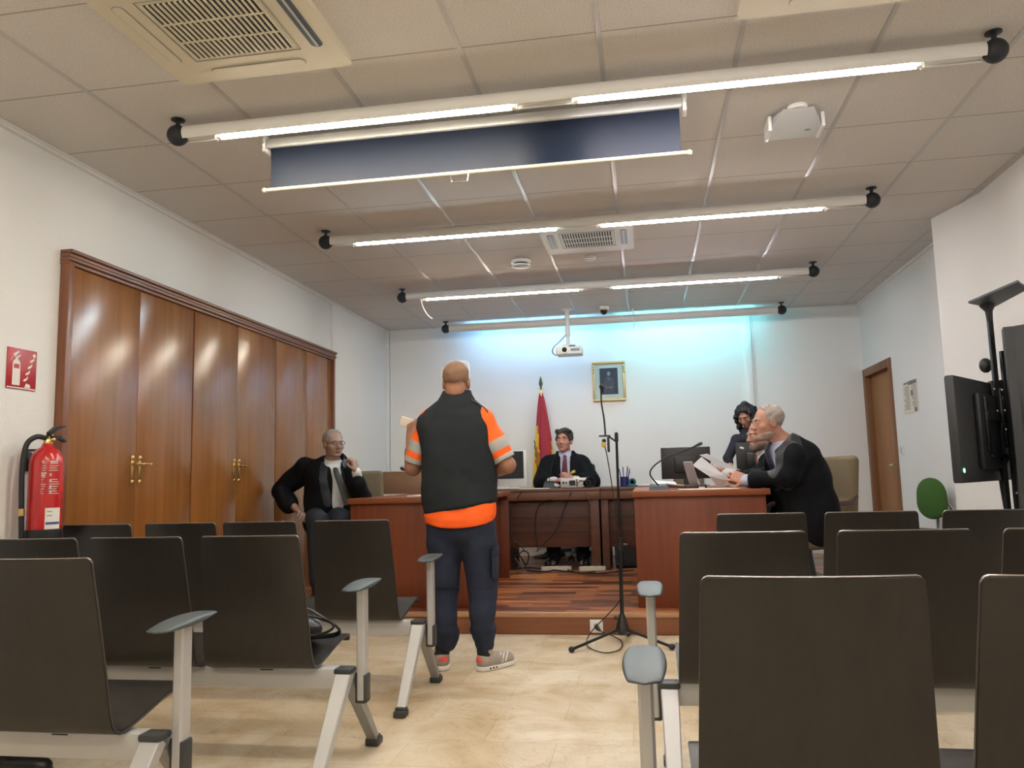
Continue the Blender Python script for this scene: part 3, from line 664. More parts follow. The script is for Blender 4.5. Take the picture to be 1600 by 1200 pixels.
# access point with angled body
p = at(1240, 165, 2, ZC)
o = thing('ceiling_speaker_box', 'white wedge-shaped box unit on the ceiling right of the projection screen', 'ceiling unit', (.84, 4.10, ZC))
g = MB(); g.lathe([(0, -.001), (.05, -.001), (.05, -.012), (.04, -.02), (0, -.02)], seg=28, c=(0, -.07, 0)); g.build('ceiling_rose', 'white', o)
g = MB(); g.loft([[(-.075, -.09, -.018), (.075, -.09, -.018), (.125, .02, -.018), (.125, .12, -.018), (-.125, .12, -.018), (-.125, .02, -.018)], [(-.085, -.075, -.03), (.085, -.075, -.03), (.125, -.01, -.09), (.125, .12, -.09), (-.125, .12, -.09), (-.125, -.01, -.09)]]); g.build('body', mat('pale_grey_plastic', (.58, .60, .62), .45), o)
for x in (-.131, .131): MB().bb(x-.009, x+.009, -.02, .13, -.095, -.015, .003).build('side_cheek', 'white', o)
MB().ball((.06, .02, -.091), (.018, .008, .003), seg=12).build('badge', 'ink', o)
def detector(lbl, px, py, r, h, dark=False, nm='smoke_detector', cat='smoke detector'):
    p = at(px, py, 2, ZC-h*.5)
    o = thing(nm, lbl, cat, (p.x, p.y, ZC)); g = MB(); g.lathe([(0, -.001), (r, -.001), (r, -h*.3), (r*.9, -h*.38), (0, -h*.38)]); g.build('base', 'white', o)
    g = MB(); g.lathe([(0, -h*.36), (r*.62, -h*.36), (r*.62, -h*.62), (r*.95, -h*.66), (r*.9, -h*.85), (r*.4, -h), (0, -h)]); g.build('dome', 'white', o)
    g = MB(); g.lathe([(r*.6, -h*.4), (r*.7, -h*.4), (r*.7, -h*.6), (r*.6, -h*.6)]); g.build('dark_slot_ring', 'dark_slot', o)
    return o
detector('larger round white smoke detector left of the middle air conditioner', 814, 413, .085, .06)
detector('small round white detector just beyond the middle air conditioner', 922, 404, .05, .03)
p = at(945, 492, 2, ZC-.04)
o = thing('dome_camera', 'small dark dome camera on the ceiling above the judge', 'camera', (-.385, 8.60, ZC)); MB().lathe([(0, -.001), (.055, -.001), (.055, -.03), (.047, -.04), (0, -.04)]).build('base', 'white', o)
MB().lathe([(.045, -.038), (.043, -.06), (.03, -.082), (.012, -.092), (0, -.093)]).build('dome', 'lens', o)
# loose wires hanging from the ceiling
def wire(lbl, pts, r=.004, m='white', nm='loose_wire', cat='wire'): return tag(MB().tube(pts, r, 6, smooth=6).build(nm, m), lbl, cat)
wire('white wire dangling from the left end of the third light', [at(657, 464, 1, 7.2), at(660, 478, 1, 7.25), at(668, 492, 1, 7.3), at(675, 498, 1, 7.4)], .005)
wire('short white wire hanging from the ceiling right of the dome camera', [Vector((at(990, 503, 1, 8.8).x, 8.8, ZC-.002)), at(990, 503, 1, 8.8), at(991, 508, 1, 8.8), at(989, 514, 1, 8.8)], .006)
wire('pale wire looping below the farthest light near the trunking', [at(1103, 470, 1, 8.7), at(1100, 492, 1, 8.7), at(1094, 503, 1, 8.8), at(1080, 510, 1, 9.0)], .003)
# ceiling projector
pc = at(888, 549, 1, 8.62)
pj = thing('ceiling_projector', 'white projector hanging on a pole from the ceiling near the back wall', 'projector', (pc.x, pc.y, ZC))
g = MB(); g.lathe([(0, -.001), (.06, -.001), (.06, -.012), (.02, -.02), (0, -.02)]); zz = pc.z-ZC; g.cyl((0, 0, -.01), (0, 0, zz+.17), .026); g.cyl((0, 0, zz+.19), (0, 0, zz+.07), .019); g.build('mounting_pole', 'projector', pj)
g = MB(); g.box((.015, 0, zz-.005), (.285, .22, .085), bev=.014, seg=3); g.box((0, 0, zz+.055), (.12, .10, .035), bev=.005); g.build('casing', 'projector', pj)
g = MB(); g.cyl((-.03, -.10, zz+.0), (-.03, -.135, zz-.002), .043, .04, 28); b_ = g.build('lens_ring', 'white', pj)
MB().cyl((-.03, -.134, zz-.001), (-.03, -.138, zz-.001), .027, seg=24).build('lens', 'lens', b_)
g = MB(); g.box((.085, -.112, zz), (.10, .004, .03)); g.box((.05, -.06, zz+.052), (.07, .03, .012)); g.build('vent', mat('vent_grey', (.18, .24, .26), .5), pj)
g = MB(); g.tube([(-.01, 0, zz+.20), (-.09, .02, zz+.12), (-.155, .0, zz+.06), (-.175, -.02, zz-.0), (-.14, -.02, zz-.04), (-.11, -.03, zz-.03)], .007, 8, smooth=6); g.build('cable', 'steel', pj)
def atD(px, py, D): d = CF+(px-800)/F*CR-(py-600)/F*CU; return Vector((0, 0, H))+d*D
# ================================================================== AUDIENCE BENCHES
PROF = [(-.190, .872), (-.1893, .8695), (-.188, .864), (-.185, .855), (-.176, .81), (-.160, .74), (-.143, .66), (-.127, .58), (-.112, .50), (-.101, .445), (-.092, .412), (-.076, .392), (-.052, .383), (-.02, .385), (.05, .400), (.13, .420), (.20, .434), (.245, .440), (.275, .436), (.295, .424), (.303, .410)]
def shell_mesh():
    g = MB(); n = len(PROF); NX = 12; top, bot = [], []
    for i, (y, z) in enumerate(PROF):
        u = min(1, max(0, (.872-z)/.45)) if i < 11 else 1
        hw = .193+.021*u
        hw -= (.014, .007, .002)[i] if i < 3 else 0
        if i >= n-2: hw -= .006*(i-n+3)
        a = Vector(PROF[max(i-1, 0)]); b = Vector(PROF[min(i+1, n-1)]); t = (b-a).normalized(); nrm = Vector((-t.y, t.x))   # to the front/up side
        if nrm.y < 0 and i > 11: nrm = -nrm
        if i <= 11 and nrm.x < 0: nrm = -nrm
        row, rb = [], []
        for k in range(NX+1):
            v = -1+2*k/NX; x = hw*v; bow = .020*v*v*(1-.75*u) if i < 12 else 0
            row.append((x, y+bow+nrm.x*.0055, z+nrm.y*.0055)); rb.append((x, y+bow-nrm.x*.0055, z-nrm.y*.0055))
        top.append(row); bot.append(rb)
    T = [[g.bm.verts.new(p) for p in r] for r in top]; B = [[g.bm.verts.new(p) for p in r] for r in bot]
    for i in range(n-1):
        for k in range(NX):
            g.bm.faces.new((T[i][k], T[i][k+1], T[i+1][k+1], T[i+1][k])); g.bm.faces.new((B[i][k], B[i+1][k], B[i+1][k+1], B[i][k+1]))
    def edge(f, m=1): f.material_index = m
    for i in range(n-1):
        edge(g.bm.faces.new((T[i][0], T[i+1][0], B[i+1][0], B[i][0])), 1 if i < 2 else 2); edge(g.bm.faces.new((T[i][NX], B[i][NX], B[i+1][NX], T[i+1][NX])), 1 if i < 2 else 2)
    for k in range(NX):
        edge(g.bm.faces.new((T[0][k], B[0][k], B[0][k+1], T[0][k+1]))); edge(g.bm.faces.new((T[-1][k], T[-1][k+1], B[-1][k+1], B[-1][k])))
    bmesh.ops.recalc_face_normals(g.bm, faces=g.bm.faces[:])
    ed = [e for e in g.bm.edges if len(e.link_faces) == 2 and e.link_faces[0].material_index != e.link_faces[1].material_index]
    bmesh.ops.bevel(g.bm, geom=ed, offset=.0022, segments=2, affect='EDGES')
    me = bpy.data.meshes.new('seat_shell'); g.bm.to_mesh(me); g.bm.free()
    me.materials.append(M['wenge']); me.materials.append(M['wenge_lit_edge']); me.materials.append(M['wenge_side']); me.shade_smooth(); me.set_sharp_from_angle(angle=math.radians(50)); return me
SHELL = shell_mesh()
def leg_parts(root, x, s, pad=True):
    """x of the leg frame, s = side of the aisle (+1 right)"""
    for sy, nm in ((-1, 'rear'), (1, 'front')):
        g = MB(); y0 = -.012 if sy < 0 else .02
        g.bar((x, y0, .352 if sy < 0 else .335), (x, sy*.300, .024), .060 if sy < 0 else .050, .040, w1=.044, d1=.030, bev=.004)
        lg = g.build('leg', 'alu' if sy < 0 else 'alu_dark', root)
        f = MB(); f.box((x, sy*.305, .0155), (.058, .062, .030), bev=.007); f.box((x, sy*.300, .034), (.050, .040, .016), bev=.005); f.build('foot_pad', 'cap', lg)
    c = MB(); c.box((x, -.008, .364), (.070, .062, .022), bev=.008); c.build('top_cap', 'cap', root)
    if pad:
        xc = x+s*.050
        c = MB(); c.box((xc-s*.012, .035, .30), (.02, .035, .10), bev=.004); c.box((xc+s*.016, .040, .292), (.014, .050, .10), bev=.005); c.box((xc, .040, .248), (.046, .050, .022), bev=.008); c.build('arm_bracket', 'cap', root)
        c = MB(); c.bar((xc, .040, .25), (xc, .040, .664), .032, .052, bev=.006); arm = c.build('arm_post', 'alu', root)
        g = MB(); rings = []
        NP = 18
        for k in range(NP+1):
            t = -1+2*k/NP; yy = .04+.142*t; hw = .030+.016*(1-t*t) if abs(t) < .9 else .033*max(0, 1-((abs(t)-.9)/.1)**2)**.5+.002
            zt = .682-.012*t*t+.006*t; zb = zt-.004-.021*(1-t*t)
            m = (zt+zb)/2
            rings.append([(xc+hw*math.copysign(abs(math.cos(a))**.6, math.cos(a)), yy, m+(zt-zb)/2*math.copysign(abs(math.sin(a))**.7, math.sin(a))) for a in [2*PI*q/20 for q in range(20)]])
        g.loft(rings); g.build('armrest_pad', 'pad', root, ang=60)
def bench(lbl, xa, ya, s, edges, n, rz=0, armfar=False):
    """xa,ya armrest centre at the aisle; edges: x of the aisle-side edge of each shell top"""
    root = thing('beam_bench', lbl, 'bench', (xa, ya-.04, 0), rz, group='beam benches of the public seating')
    xl = -s*.050; leg_parts(root, xl, s)
    xs = [(e-s*.193)-xa for e in edges]
    far = xs[-1]-s*.30
    g = MB(); x0, x1 = sorted((xl, far)); g.bb(x0, x1, -.028, .028, .300, .374, .006); b = g.build('beam', 'alu', root)
    g = MB()
    for x in xs:
        for q in (-.13, .13): g.bb(x+q-.022, x+q+.022, -.034, .034, .372, .3795, .003)
    g.build('seat_bracket', 'alu', root)
    g = MB()
    for x in xs: g.bb(x-.02, x+.03, -.0295, -.0275, .364, .368)
    g.build('beam_slot', 'dark_slot', b)
    for x in xs:
        o = bpy.data.objects.new('seat_shell', SHELL); C.objects.link(o); o.parent = root; o.location = (x, 0, 0)
    leg_parts(root, far, -s, pad=armfar)
    return root
def ed(a, p, n): return [a+p*k for k in range(n)]
bench('nearest dark seat bench left of the aisle, its armrest at the lower left', -1.344, 2.166, 1, ed(-1.489, -.465, 3), 3)
bench('middle dark seat bench left of the aisle, with the black bag on its aisle seat', -1.086, 2.94, 1, [-1.249, -1.71, -2.145, -2.61], 4)
bench('farthest dark seat bench left of the aisle, in front of the standing man', -1.09, 3.92, 1, [-1.236, -1.714, -2.142, -2.61], 4)
bench('nearest dark seat bench right of the aisle, its large seat back filling the lower right', -.022, 1.725, -1, ed(.088, .474, 4), 4)
bench('middle dark seat bench right of the aisle, behind the nearest seat back', -.006, 2.82, -1, [.095, .573, 1.045, 1.52], 4)
bench('farthest dark seat bench right of the aisle, in front of the right desk', .20, 3.93, -1, [.304, .769, 1.255, 1.72], 4)
# black bag on the middle left bench
bg = thing('handbag', 'black leather handbag with looped straps lying on the aisle seat of the middle left bench', 'bag', (-1.46, 3.03, .425))
S = SDF().ell((.0, .0, .060), (.165, .09, .062), k=.0).ell((-.06, .03, .07), (.12, .08, .065), k=.03).shift(noise3(38, .006, 2))
S.build('bag_body', 'leather', bg, vox=.007)
for pts, r in (([(.02, -.06, .06), (.09, -.05, .12), (.20, -.03, .10), (.245, .0, .06), (.22, .02, .035), (.14, 0, .03), (.05, -.05, .03)], .010), ([(.0, -.07, .09), (.10, -.06, .155), (.19, -.05, .12), (.235, -.03, .075), (.17, -.04, .045), (.06, -.06, .05)], .009)):
    MB().tube(pts, r, 8, smooth=6, flat=.5).build('strap', 'leather', bg)
MB().ball((.12, -.075, .02), (.03, .02, .025)).build('buckle', 'leather', bg)
# shoe of someone seated outside the frame
p = at(66, 1214, 2, 0)
sh = thing('black_shoe', 'black leather shoe with dark trouser cuff at the lower left corner', 'shoe', (p.x-.145, p.y+.01, 0), math.radians(-85))
SDF().ell((0, .02, .035), (.045, .13, .035), k=0).ell((0, -.07, .05), (.04, .06, .05), k=.03).ell((0, .10, .03), (.043, .06, .03), k=.02).cut((0, 0, .012), (0, 0, -1)).build('upper', 'leather', sh, vox=.006)
MB().rrect(.09, .29, .042, .016, (0, .015, .001), (1, 0, 0), (0, 1, 0)).build('sole', 'black', sh)
SDF().chain([(0, -.06, .09), (0, -.09, .22), (0, -.12, .36)], [.058, .062, .068], k=.02).cut((0, 0, .075), (0, 0, -1)).shift(noise3(30, .004, 5)).build('trouser_cuff', 'suit', sh, vox=.01)
# ================================================================== DESKS ON THE DAIS
def table(lbl, x0, x1, y0, y1, zt, side, name='courtroom_desk'):
    """side panel open on `side` where people sit"""
    o = thing(name, lbl, 'desk', (x0, y0, PZ)); X, Y = x1-x0, y1-y0; z = zt-PZ
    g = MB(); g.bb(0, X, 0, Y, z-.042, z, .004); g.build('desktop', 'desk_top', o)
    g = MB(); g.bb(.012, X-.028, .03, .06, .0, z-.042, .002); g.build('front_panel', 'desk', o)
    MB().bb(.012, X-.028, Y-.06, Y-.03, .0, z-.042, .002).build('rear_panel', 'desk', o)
    xm = X-.12 if side < 0 else .012
    MB().bb(xm, xm+.025, .06, Y-.06, .10, z-.042, .002).build('modesty_panel', 'desk', o)
    return o
table('right red-brown desk facing the aisle with papers, microphone and monitor on top', -.106, .822, 5.62, 7.35, .942, 1)
table('left red-brown desk in front of the seated lawyer with papers on top', -2.19, -1.255, 5.62, 7.35, .932, -1)
def judge_desk(lbl, x0, x1, posts):
    o = thing('judge_desk', lbl, 'desk', (x0, 7.85, PZ)); X = x1-x0; z = .938-PZ
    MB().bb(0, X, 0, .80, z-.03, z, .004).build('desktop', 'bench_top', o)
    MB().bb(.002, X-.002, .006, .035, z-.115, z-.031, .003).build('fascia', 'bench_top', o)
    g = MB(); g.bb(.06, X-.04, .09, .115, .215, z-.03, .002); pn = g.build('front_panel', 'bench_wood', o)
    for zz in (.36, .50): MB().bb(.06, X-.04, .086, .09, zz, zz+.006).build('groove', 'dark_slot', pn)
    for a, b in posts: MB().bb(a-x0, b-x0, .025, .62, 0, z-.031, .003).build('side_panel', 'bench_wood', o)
    return o
judge_desk('long dark wooden desk in front of the judge with cables hanging below', -1.98, -.457, ((-1.97, -1.90), (-1.475, -1.375), (-.565, -.475)))
judge_desk('shorter dark wooden desk joined to the judge desk, behind the microphone stand', -.4565, .60, ((-.455, -.385), (-.30, -.275), (.50, .58)))
# board / box on the left desk
b = at(594, 745, 1, 7.15)
o = thing('wooden_screen_panel', 'plain brown board standing behind the papers on the left desk', 'board', (b.x, 7.15, .932))
MB().bb(0, .62, 0, .03, .0, .205, .003).build('board', 'box_wood', o); MB().bb(-.006, .626, -.006, .036, .205, .212, .002).build('top_trim', 'manila', o)
# ------------------------------------------------------------------ microphone stand by the step
mx, my = -.195, 5.22
ms = thing('microphone_stand', 'tall black tripod microphone stand in the aisle before the dais', 'microphone stand', (mx, my, 0))
topz = at(963, 678, 1, my).z; hub = .115
tx = at(963, 678, 1, my).x-mx
g = MB(); g.tube([(0, 0, hub), (tx*.6, 0, .62)], .0125, 14); g.build('lower_tube', 'black_metal', ms)
g = MB(); g.tube([(tx*.6, 0, .60), (tx, 0, topz)], .0085, 12); g.build('upper_tube', 'black_metal', ms)
g = MB(); g.cyl((tx*.6, 0, .57), (tx*.6, 0, .655), .019, .016); g.cyl((tx*.6+.02, 0, .61), (tx*.6+.045, 0, .61), .009); g.build('height_clutch', 'black', ms)
g = MB(); g.lathe([(0, .05), (.03, .05), (.044, .075), (.040, .10), (.024, .15), (.017, .175), (0, .175)]); g.cyl((-.03, 0, .15), (-.05, 0, .155), .012); g.build('hub', 'black', ms)
for px, py in ((893, 1015), (1050, 1011), (990, 985)):
    t = at(px, py, 2, .02); t = Vector((t.x-mx, t.y-my, .021))
    if py == 985: t = Vector((.03, .19, .021))
    g = MB(); g.tube([(t.x*.08, t.y*.08, .085), t], .0095, 10); lg = g.build('leg', 'black_metal', ms)
    MB().ball(t, (.019, .019, .0195)).build('rubber_foot', 'black', lg)
g = MB(); g.ball((tx, 0, topz), .012); g.cyl((tx, 0, topz-.05), (tx, 0, topz), .012); g.build('tube_tip', 'black', ms)
c0 = at(946, 684, 1, my)-Vector((mx, my, 0)); c1 = at(940, 604, 1, my)-Vector((mx, my, 0))
g = MB(); g.box((c0.x-.005, 0, c0.z+.012), (.075, .018, .011), bev=.003); g.cyl((c0.x+.02, 0, c0.z+.01), (tx, 0, c0.z-.03), .006); g.box((c0.x+.018, 0, c0.z-.045), (.016, .022, .10), bev=.005); g.ball((c0.x-.01, 0, c0.z-.02), .014); g.build('boom_clamp', 'black', ms)
MB().ball((c0.x-.013, -.006, c0.z-.045), (.016, .012, .02)).build('tape_wrap', 'yellow_tape', ms)
g = MB(); g.tube([(c0.x, 0, c0.z+.01), (c0.x-.004, 0, c0.z+.12), (c0.x-.018, 0, c0.z+.24), c1], [.006, .0055, .005, .005], 8, smooth=5); mic_goose = g.build('gooseneck', 'black_metal', ms)
g = MB(); g.tube([c1-Vector((-.003, 0, .04)), c1+Vector((0, 0, .0))], [.008, .015], 14); g.ball(c1, (.0165, .0165, .018)); g.build('microphone_head', 'black', mic_goose)
# mic cable: clamp -> stand -> floor coil -> socket
sk = at(932, 978, 1, PY)
tag(MB().tube([(mx+c0.x-.008, my-.012, c0.z-.05), at(948, 710, 1, my), at(954, 745, 1, my), at(961, 790, 1, my-.02), (mx+.01, my-.018, .62), (mx+.01, my-.02, .40), at(970, 935, 1, my-.02), at(948, 962, 1, my), at(928, 982, 1, my), at(917, 1000, 1, my-.02)+Vector((0, 0, .0)), (at(921, 1012, 2, .01)), at(945, 1020, 2, .01), at(968, 1015, 2, .01), at(972, 1003, 2, .01), at(960, 995, 2, .015), (sk.x+.04, PY-.05, .03), (sk.x+.02, PY-.06, .06), (sk.x+.004, PY-.045, sk.z-.012)], .0038, 6, smooth=7).build('microphone_cable', 'black'), 'thin black microphone cable looping on the floor to the step socket', 'cable')
so = thing('wall_socket', 'white square power socket on the dais step with black plug', 'socket', (sk.x, PY, sk.z))
MB().box((0, -.0045, 0), (.086, .008, .086), bev=.003).build('plate', 'white', so)
g = MB(); g.cyl((0, -.009, 0), (0, -.0095, 0), .021, seg=24); g.build('socket_well', 'silver', so)
pl = thing('power_plug', 'black plug pushed into the step socket', 'plug', (sk.x, PY-.0105, sk.z)); g = MB(); g.cyl((0, 0, 0), (.0, -.03, -.006), .013, .010); g.tube([(0, -.028, -.006), (.012, -.036, -.016), (.028, -.036, -.024)], [.008, .007, .005], smooth=3); g.build('plug_body', 'black', pl)
# ------------------------------------------------------------------ chairs
def office_chair(lbl, loc, face, back_h=.50, back_w=.47, arms=True, fab='beige', frame='maroon', seat_z=.47, tilt=.12):
    rz = math.atan2(face[1], face[0])-PI/2     # local +y = facing
    o = thing('office_armchair' if arms else 'office_chair', lbl, 'chair', loc, rz)
    SDF().rbox((0, .02, seat_z-.045), (.245, .235, .045), .04, k=0).rbox((0, .20, seat_z-.05), (.22, .08, .04), .035, k=.03).build('seat', fab, o, vox=.011)
    R = np.array(Euler((-(-tilt), 0, 0)).to_matrix())
    zc = seat_z+.06+back_h/2
    R = np.array(Matrix.Rotation(tilt, 3, 'X'))
    SDF().rbox((0, -.26-tilt*.2, zc), (back_w/2, .04, back_h/2), .038, R=R, k=0).rbox((0, -.235, zc-back_h*.32), (back_w/2*.92, .035, back_h*.16), .03, R=R, k=.03).build('backrest', fab, o, vox=.010)
    g = MB(); g.box((0, -.302-tilt*.2, zc-.03), (back_w*.86, .02, back_h*.9), rot=Matrix.Rotation(tilt, 3, 'X'), bev=.008); g.box((0, -.27, seat_z+.02), (.07, .03, .22), bev=.008); g.box((0, -.05, seat_z-.10), (.22, .30, .025), bev=.006); g.build('back_shell', 'beige_dark' if fab == 'beige' else 'black', o)
    if arms:
        for s in (-1, 1):
            g = MB(); g.tube([(s*.225, .05, seat_z-.07), (s*.275, .06, seat_z-.03), (s*.285, .075, seat_z+.10), (s*.28, .06, seat_z+.185), (s*.275, -.05, seat_z+.205), (s*.265, -.19, seat_z+.215), (s*.25, -.26, seat_z+.25)], [.014, .015, .016, .018, .019, .017, .013], 10, smooth=5)
            a_ = g.build('armrest', frame, o)
    g = MB(); g.cyl((0, -.03, .10), (0, -.03, seat_z-.09), .026); g.cyl((0, -.03, .06), (0, -.03, .25), .032); g.build('gas_column', 'steel' if arms else 'chrome', o)
    for k in range(5):
        a = 2*PI*k/5+.3; c, s_ = math.cos(a), math.sin(a)
        g = MB(); g.tube([(0, -.03, .105), (.15*c, -.03+.15*s_, .095), (.27*c, -.03+.27*s_, .072)], [.022, .019, .013], 8); b_ = g.build('base_leg', 'steel', o)
        g = MB(); g.cyl((.27*c-.012*s_, -.03+.27*s_+.012*c, .029), (.27*c-.028*s_, -.03+.27*s_+.028*c, .029), .027, seg=16); g.cyl((.27*c+.012*s_, -.03+.27*s_-.012*c, .029), (.27*c+.028*s_, -.03+.27*s_-.028*c, .029), .027, seg=16); g.cyl((.27*c, -.03+.27*s_, .03), (.27*c, -.03+.27*s_, .07), .008); g.build('castor', 'black', b_)
    return o
office_chair('beige office armchair under the robed lawyer on the left', (-2.38, 6.14, PZ), (.36, -.93), back_h=.47, back_w=.58)
office_chair('beige office armchair behind the white-haired lawyer at the right desk', (1.09, 5.98, PZ), (-.84, -.54), back_h=.48, back_w=.46)
office_chair('second beige armchair under the bearded lawyer, mostly hidden', (1.12, 6.78, PZ), (-1, -.1), back_h=.40)
office_chair('pale beige chair whose rounded top shows above the right desk monitor', (.44, 9.0, PZ), (-.1, -1), back_h=.60, back_w=.34, seat_z=.50)
office_chair('black high-backed chair behind the judge', (-.83, 8.86, PZ), (.0, -1), back_h=.52, back_w=.50, fab='black', frame='black', seat_z=.47)
# green visitor chair
gc = thing('green_chair', 'green upholstered chair with grey tube frame by the right wall', 'chair', (2.12, 6.95, 0), math.atan2(-.45, -.89)-PI/2)
SDF().rbox((0, .02, .535), (.17, .19, .028), .028, k=0).build('seat', 'green', gc, vox=.01)
SDF().ell((0, -.20, .80), (.150, .034, .155), k=0).ell((0, -.20, .86), (.125, .030, .105), k=.04).ell((0, -.20, .74), (.135, .030, .10), k=.04).build('backrest', 'green', gc, vox=.009)
g = MB()
for s in (-1, 1):
    g.tube([(s*.19, .20, .02), (s*.19, .16, .475), (s*.17, .0, .49), (s*.19, -.16, .475), (s*.19, -.24, .02)], .012, 10, smooth=5)
g.tube([(-.18, 0, .485), (.18, 0, .485)], .011)
g.build('leg_frame', 'steel', gc)
g = MB(); g.tube([(0, .0, .485), (0, -.20, .50), (0, -.245, .60), (0, -.235, .80)], [.016]*4, 10, smooth=5, flat=.5); g.build('back_stem', 'steel', gc)
g = MB(); g.tube([(-.19, -.14, .485), (-.205, -.20, .54), (-.19, -.245, .66), (-.13, -.235, .76)], .010, 10, smooth=5); g.build('side_tube', 'chrome', gc)
# ------------------------------------------------------------------ television trolley on the right
PL = atD(1489.5, 670, 4.15); PR = atD(1574, 680, 4.85)
dv = Vector((PR.x-PL.x, PR.y-PL.y, 0)); Wt = dv.length; dv.normalize(); nv = Vector((dv.y, -dv.x, 0))
zb, zt = atD(1495, 755, 4.15).z, atD(1484, 585, 4.15).z
tr = thing('television_trolley', 'black wheeled stand with top camera shelf on the right', 'tv stand', (2.02, 5.0, 0))
def W(v): return Vector(v)-Vector((2.02, 5.0, 0))
rzT = math.atan2(dv.y, dv.x); RT = Matrix.Rotation(rzT, 3, 'Z')
g = MB()
pp = at(1560, 640, 1, 4.98)
for s in (0, .05): g.bar(W((pp.x+s, 4.98, .08)), W((pp.x+s, 4.98, 1.98 if s == 0 else 1.72)), .026, .03)
g.build('pole', 'black_metal', tr)
sh4 = [at(px, py, 2, 2.0) for px, py in ((1513, 474), (1590, 441), (1606, 452), (1550, 482))]
g = MB(); g.loft([[W(v) for v in sh4], [W(v)+Vector((0, 0, .012)) for v in sh4]]); g.tube([W((pp.x, 4.98, 1.9)), W((pp.x, 4.98, 1.96)), W((pp.x, 4.99, 2.0))], [.016, .02, .045]); g.build('top_shelf', 'grey_tv', tr)
cl = atD(1580, 640, 4.45); g = MB(); g.loft([[W((cl.x, cl.y, z)), W((cl.x+.045, cl.y-.012, z)), W((2.27, 4.58, z)), W((2.29, 4.80, z)), W((cl.x+.04, cl.y+.12, z))] for z in (.15, 1.84)]); g.build('column_cover', 'grey_panel', tr)
for sx, sy in ((-.3, -.25), (.22, -.25), (-.3, .25), (.2, .25)):
    g = MB(); g.bar((0, 0, .085), (sx, sy, .075), .04, .04, up=(0, 0, 1)); lg = g.build('base_leg', 'black_metal', tr); MB().cyl((sx-.015, sy, .032), (sx+.015, sy, .032), .031).build('castor', 'black', lg)
g = MB()
for px, py in ((1556, 607), (1556, 635), (1560, 700)): v = W(atD(px, py, 4.62)); g.box(v, (.07, .05, .09), bev=.006)
g.box(W(atD(1548, 655, 4.66)), (.10, .05, .22), bev=.008); g.box(W(atD(1568, 715, 4.6)), (.05, .07, .16), rot=Euler((0, .6, 0)), bev=.01)
g.tube([W(atD(1560, 600, 4.6)), W(atD(1566, 660, 4.55)), W(atD(1560, 720, 4.6)), W(atD(1572, 800, 4.6))], .01, smooth=4); g.build('mount_arm', 'black', tr)
g = MB()
for px, py in ((1564, 593), (1553, 608), (1565, 609), (1570, 641), (1558, 642), (1572, 671), (1589, 770)): g.ball(W(atD(px, py, 4.50)), .008, seg=10)
g.build('bolt', 'chrome', tr)
g = MB(); g.ball(W(atD(1540, 571, 4.72)), (.035, .035, .045)); g.cyl(W(atD(1540, 571, 4.72)), W(atD(1553, 573, 4.72)), .012); g.build('webcam', 'black', tr)
tv = thing('television', 'wide flat television seen from behind on the trolley, green standby light', 'television', (PL.x, PL.y, 0), rzT)
g = MB(); g.bb(0, Wt, -.022, .022, zb, zt, .006); g.build('casing', 'grey_tv', tv)
g = MB(); g.bb(.006, Wt-.006, .022, .024, zb+.01, zt-.01); g.build('screen', 'black_gloss', tv)
g = MB(); g.bb(Wt*.30, Wt*.86, -.055, -.022, zb+.07, zt-.08, .012); hs = g.build('electronics_hump', 'black', tv)
g = MB(); g.bb(Wt*.36, Wt*.41, -.068, -.054, zb+.16, zt-.10, .004); g.bb(Wt*.70, Wt*.75, -.068, -.054, zb+.16, zt-.10, .004); g.bb(Wt*.36, Wt*.75, -.075, -.066, (zb+zt)/2+.05, (zb+zt)/2+.10, .004); g.bb(Wt*.40, Wt*.72, -.07, -.055, zb+.13, zb+.15, .003); g.build('wall_mount_plate', 'black_metal', hs)
ldp = .025
MB().ball((.04, -.0235, zb+.065), (.009, .003, .012), seg=12).build('standby_light', 'led', tv)
# ------------------------------------------------------------------ things on the desks
def monitor(lbl, c, w, h, rz, bez='black', back=True, stand=.10, white_rim=False):
    """c = centre bottom of the screen, seen from local -y (its back if back=True)"""
    zd = c[2]-stand
    o = thing('computer_monitor', lbl, 'monitor', (c[0], c[1], zd), rz)
    g = MB(); g.box((0, 0, stand+h/2), (w, .025, h), bev=.005); g.build('casing', 'silver' if white_rim else bez, o)
    if white_rim: MB().box((-.01, -.014, stand+h/2+.035), (w-.05, .004, h-.09)).build('screen', 'black_gloss', o)
    else:
        g = MB(); g.box((0, .014, stand+h/2), (w-.03, .003, h-.03)); g.build('screen', 'black_gloss', o)
        g = MB(); g.box((0, -.022, stand+h*.45), (w*.45, .03, h*.5), bev=.01); g.build('back_housing', bez, o)
    g = MB(); g.box((0, .0, stand*.5+.02), (.05, .018, stand+.06), bev=.004); g.box((0, .0, .007), (.22, .16, .013), bev=.005); g.build('stand', 'silver' if white_rim else bez, o)
    return o
DZR, DZL, DZJ = .942, .932, .938
a = at(1032, 700, 1, 7.0); b = at(1109, 698, 1, 7.0)
m1 = monitor('wide black monitor seen from behind on the right desk', ((a.x+b.x)/2, 7.0, a.z-.27), b.x-a.x, .27, 0, stand=a.z-.27-DZR)
a = at(1149, 692, 1, 7.1); m2 = monitor('second black monitor with small white logo, left of the bearded lawyer', (a.x+.15, 7.1, a.z-.30), .30, .30, 0, stand=max(.03, a.z-.30-DZR))
MB().box((-.10, -.016, a.z-.045-DZR-.0), (.035, .004, .016), rot=Euler((0, .3, 0))).build('logo', 'paper', m2)
a = at(817, 705, 1, 8.15); monitor('black-screened monitor with silver rim on the judge desk, beside the flag', (a.x-.13, 8.15, a.z-.36), .34, .37, 0, white_rim=True, stand=max(.02, a.z-.36-DZJ))
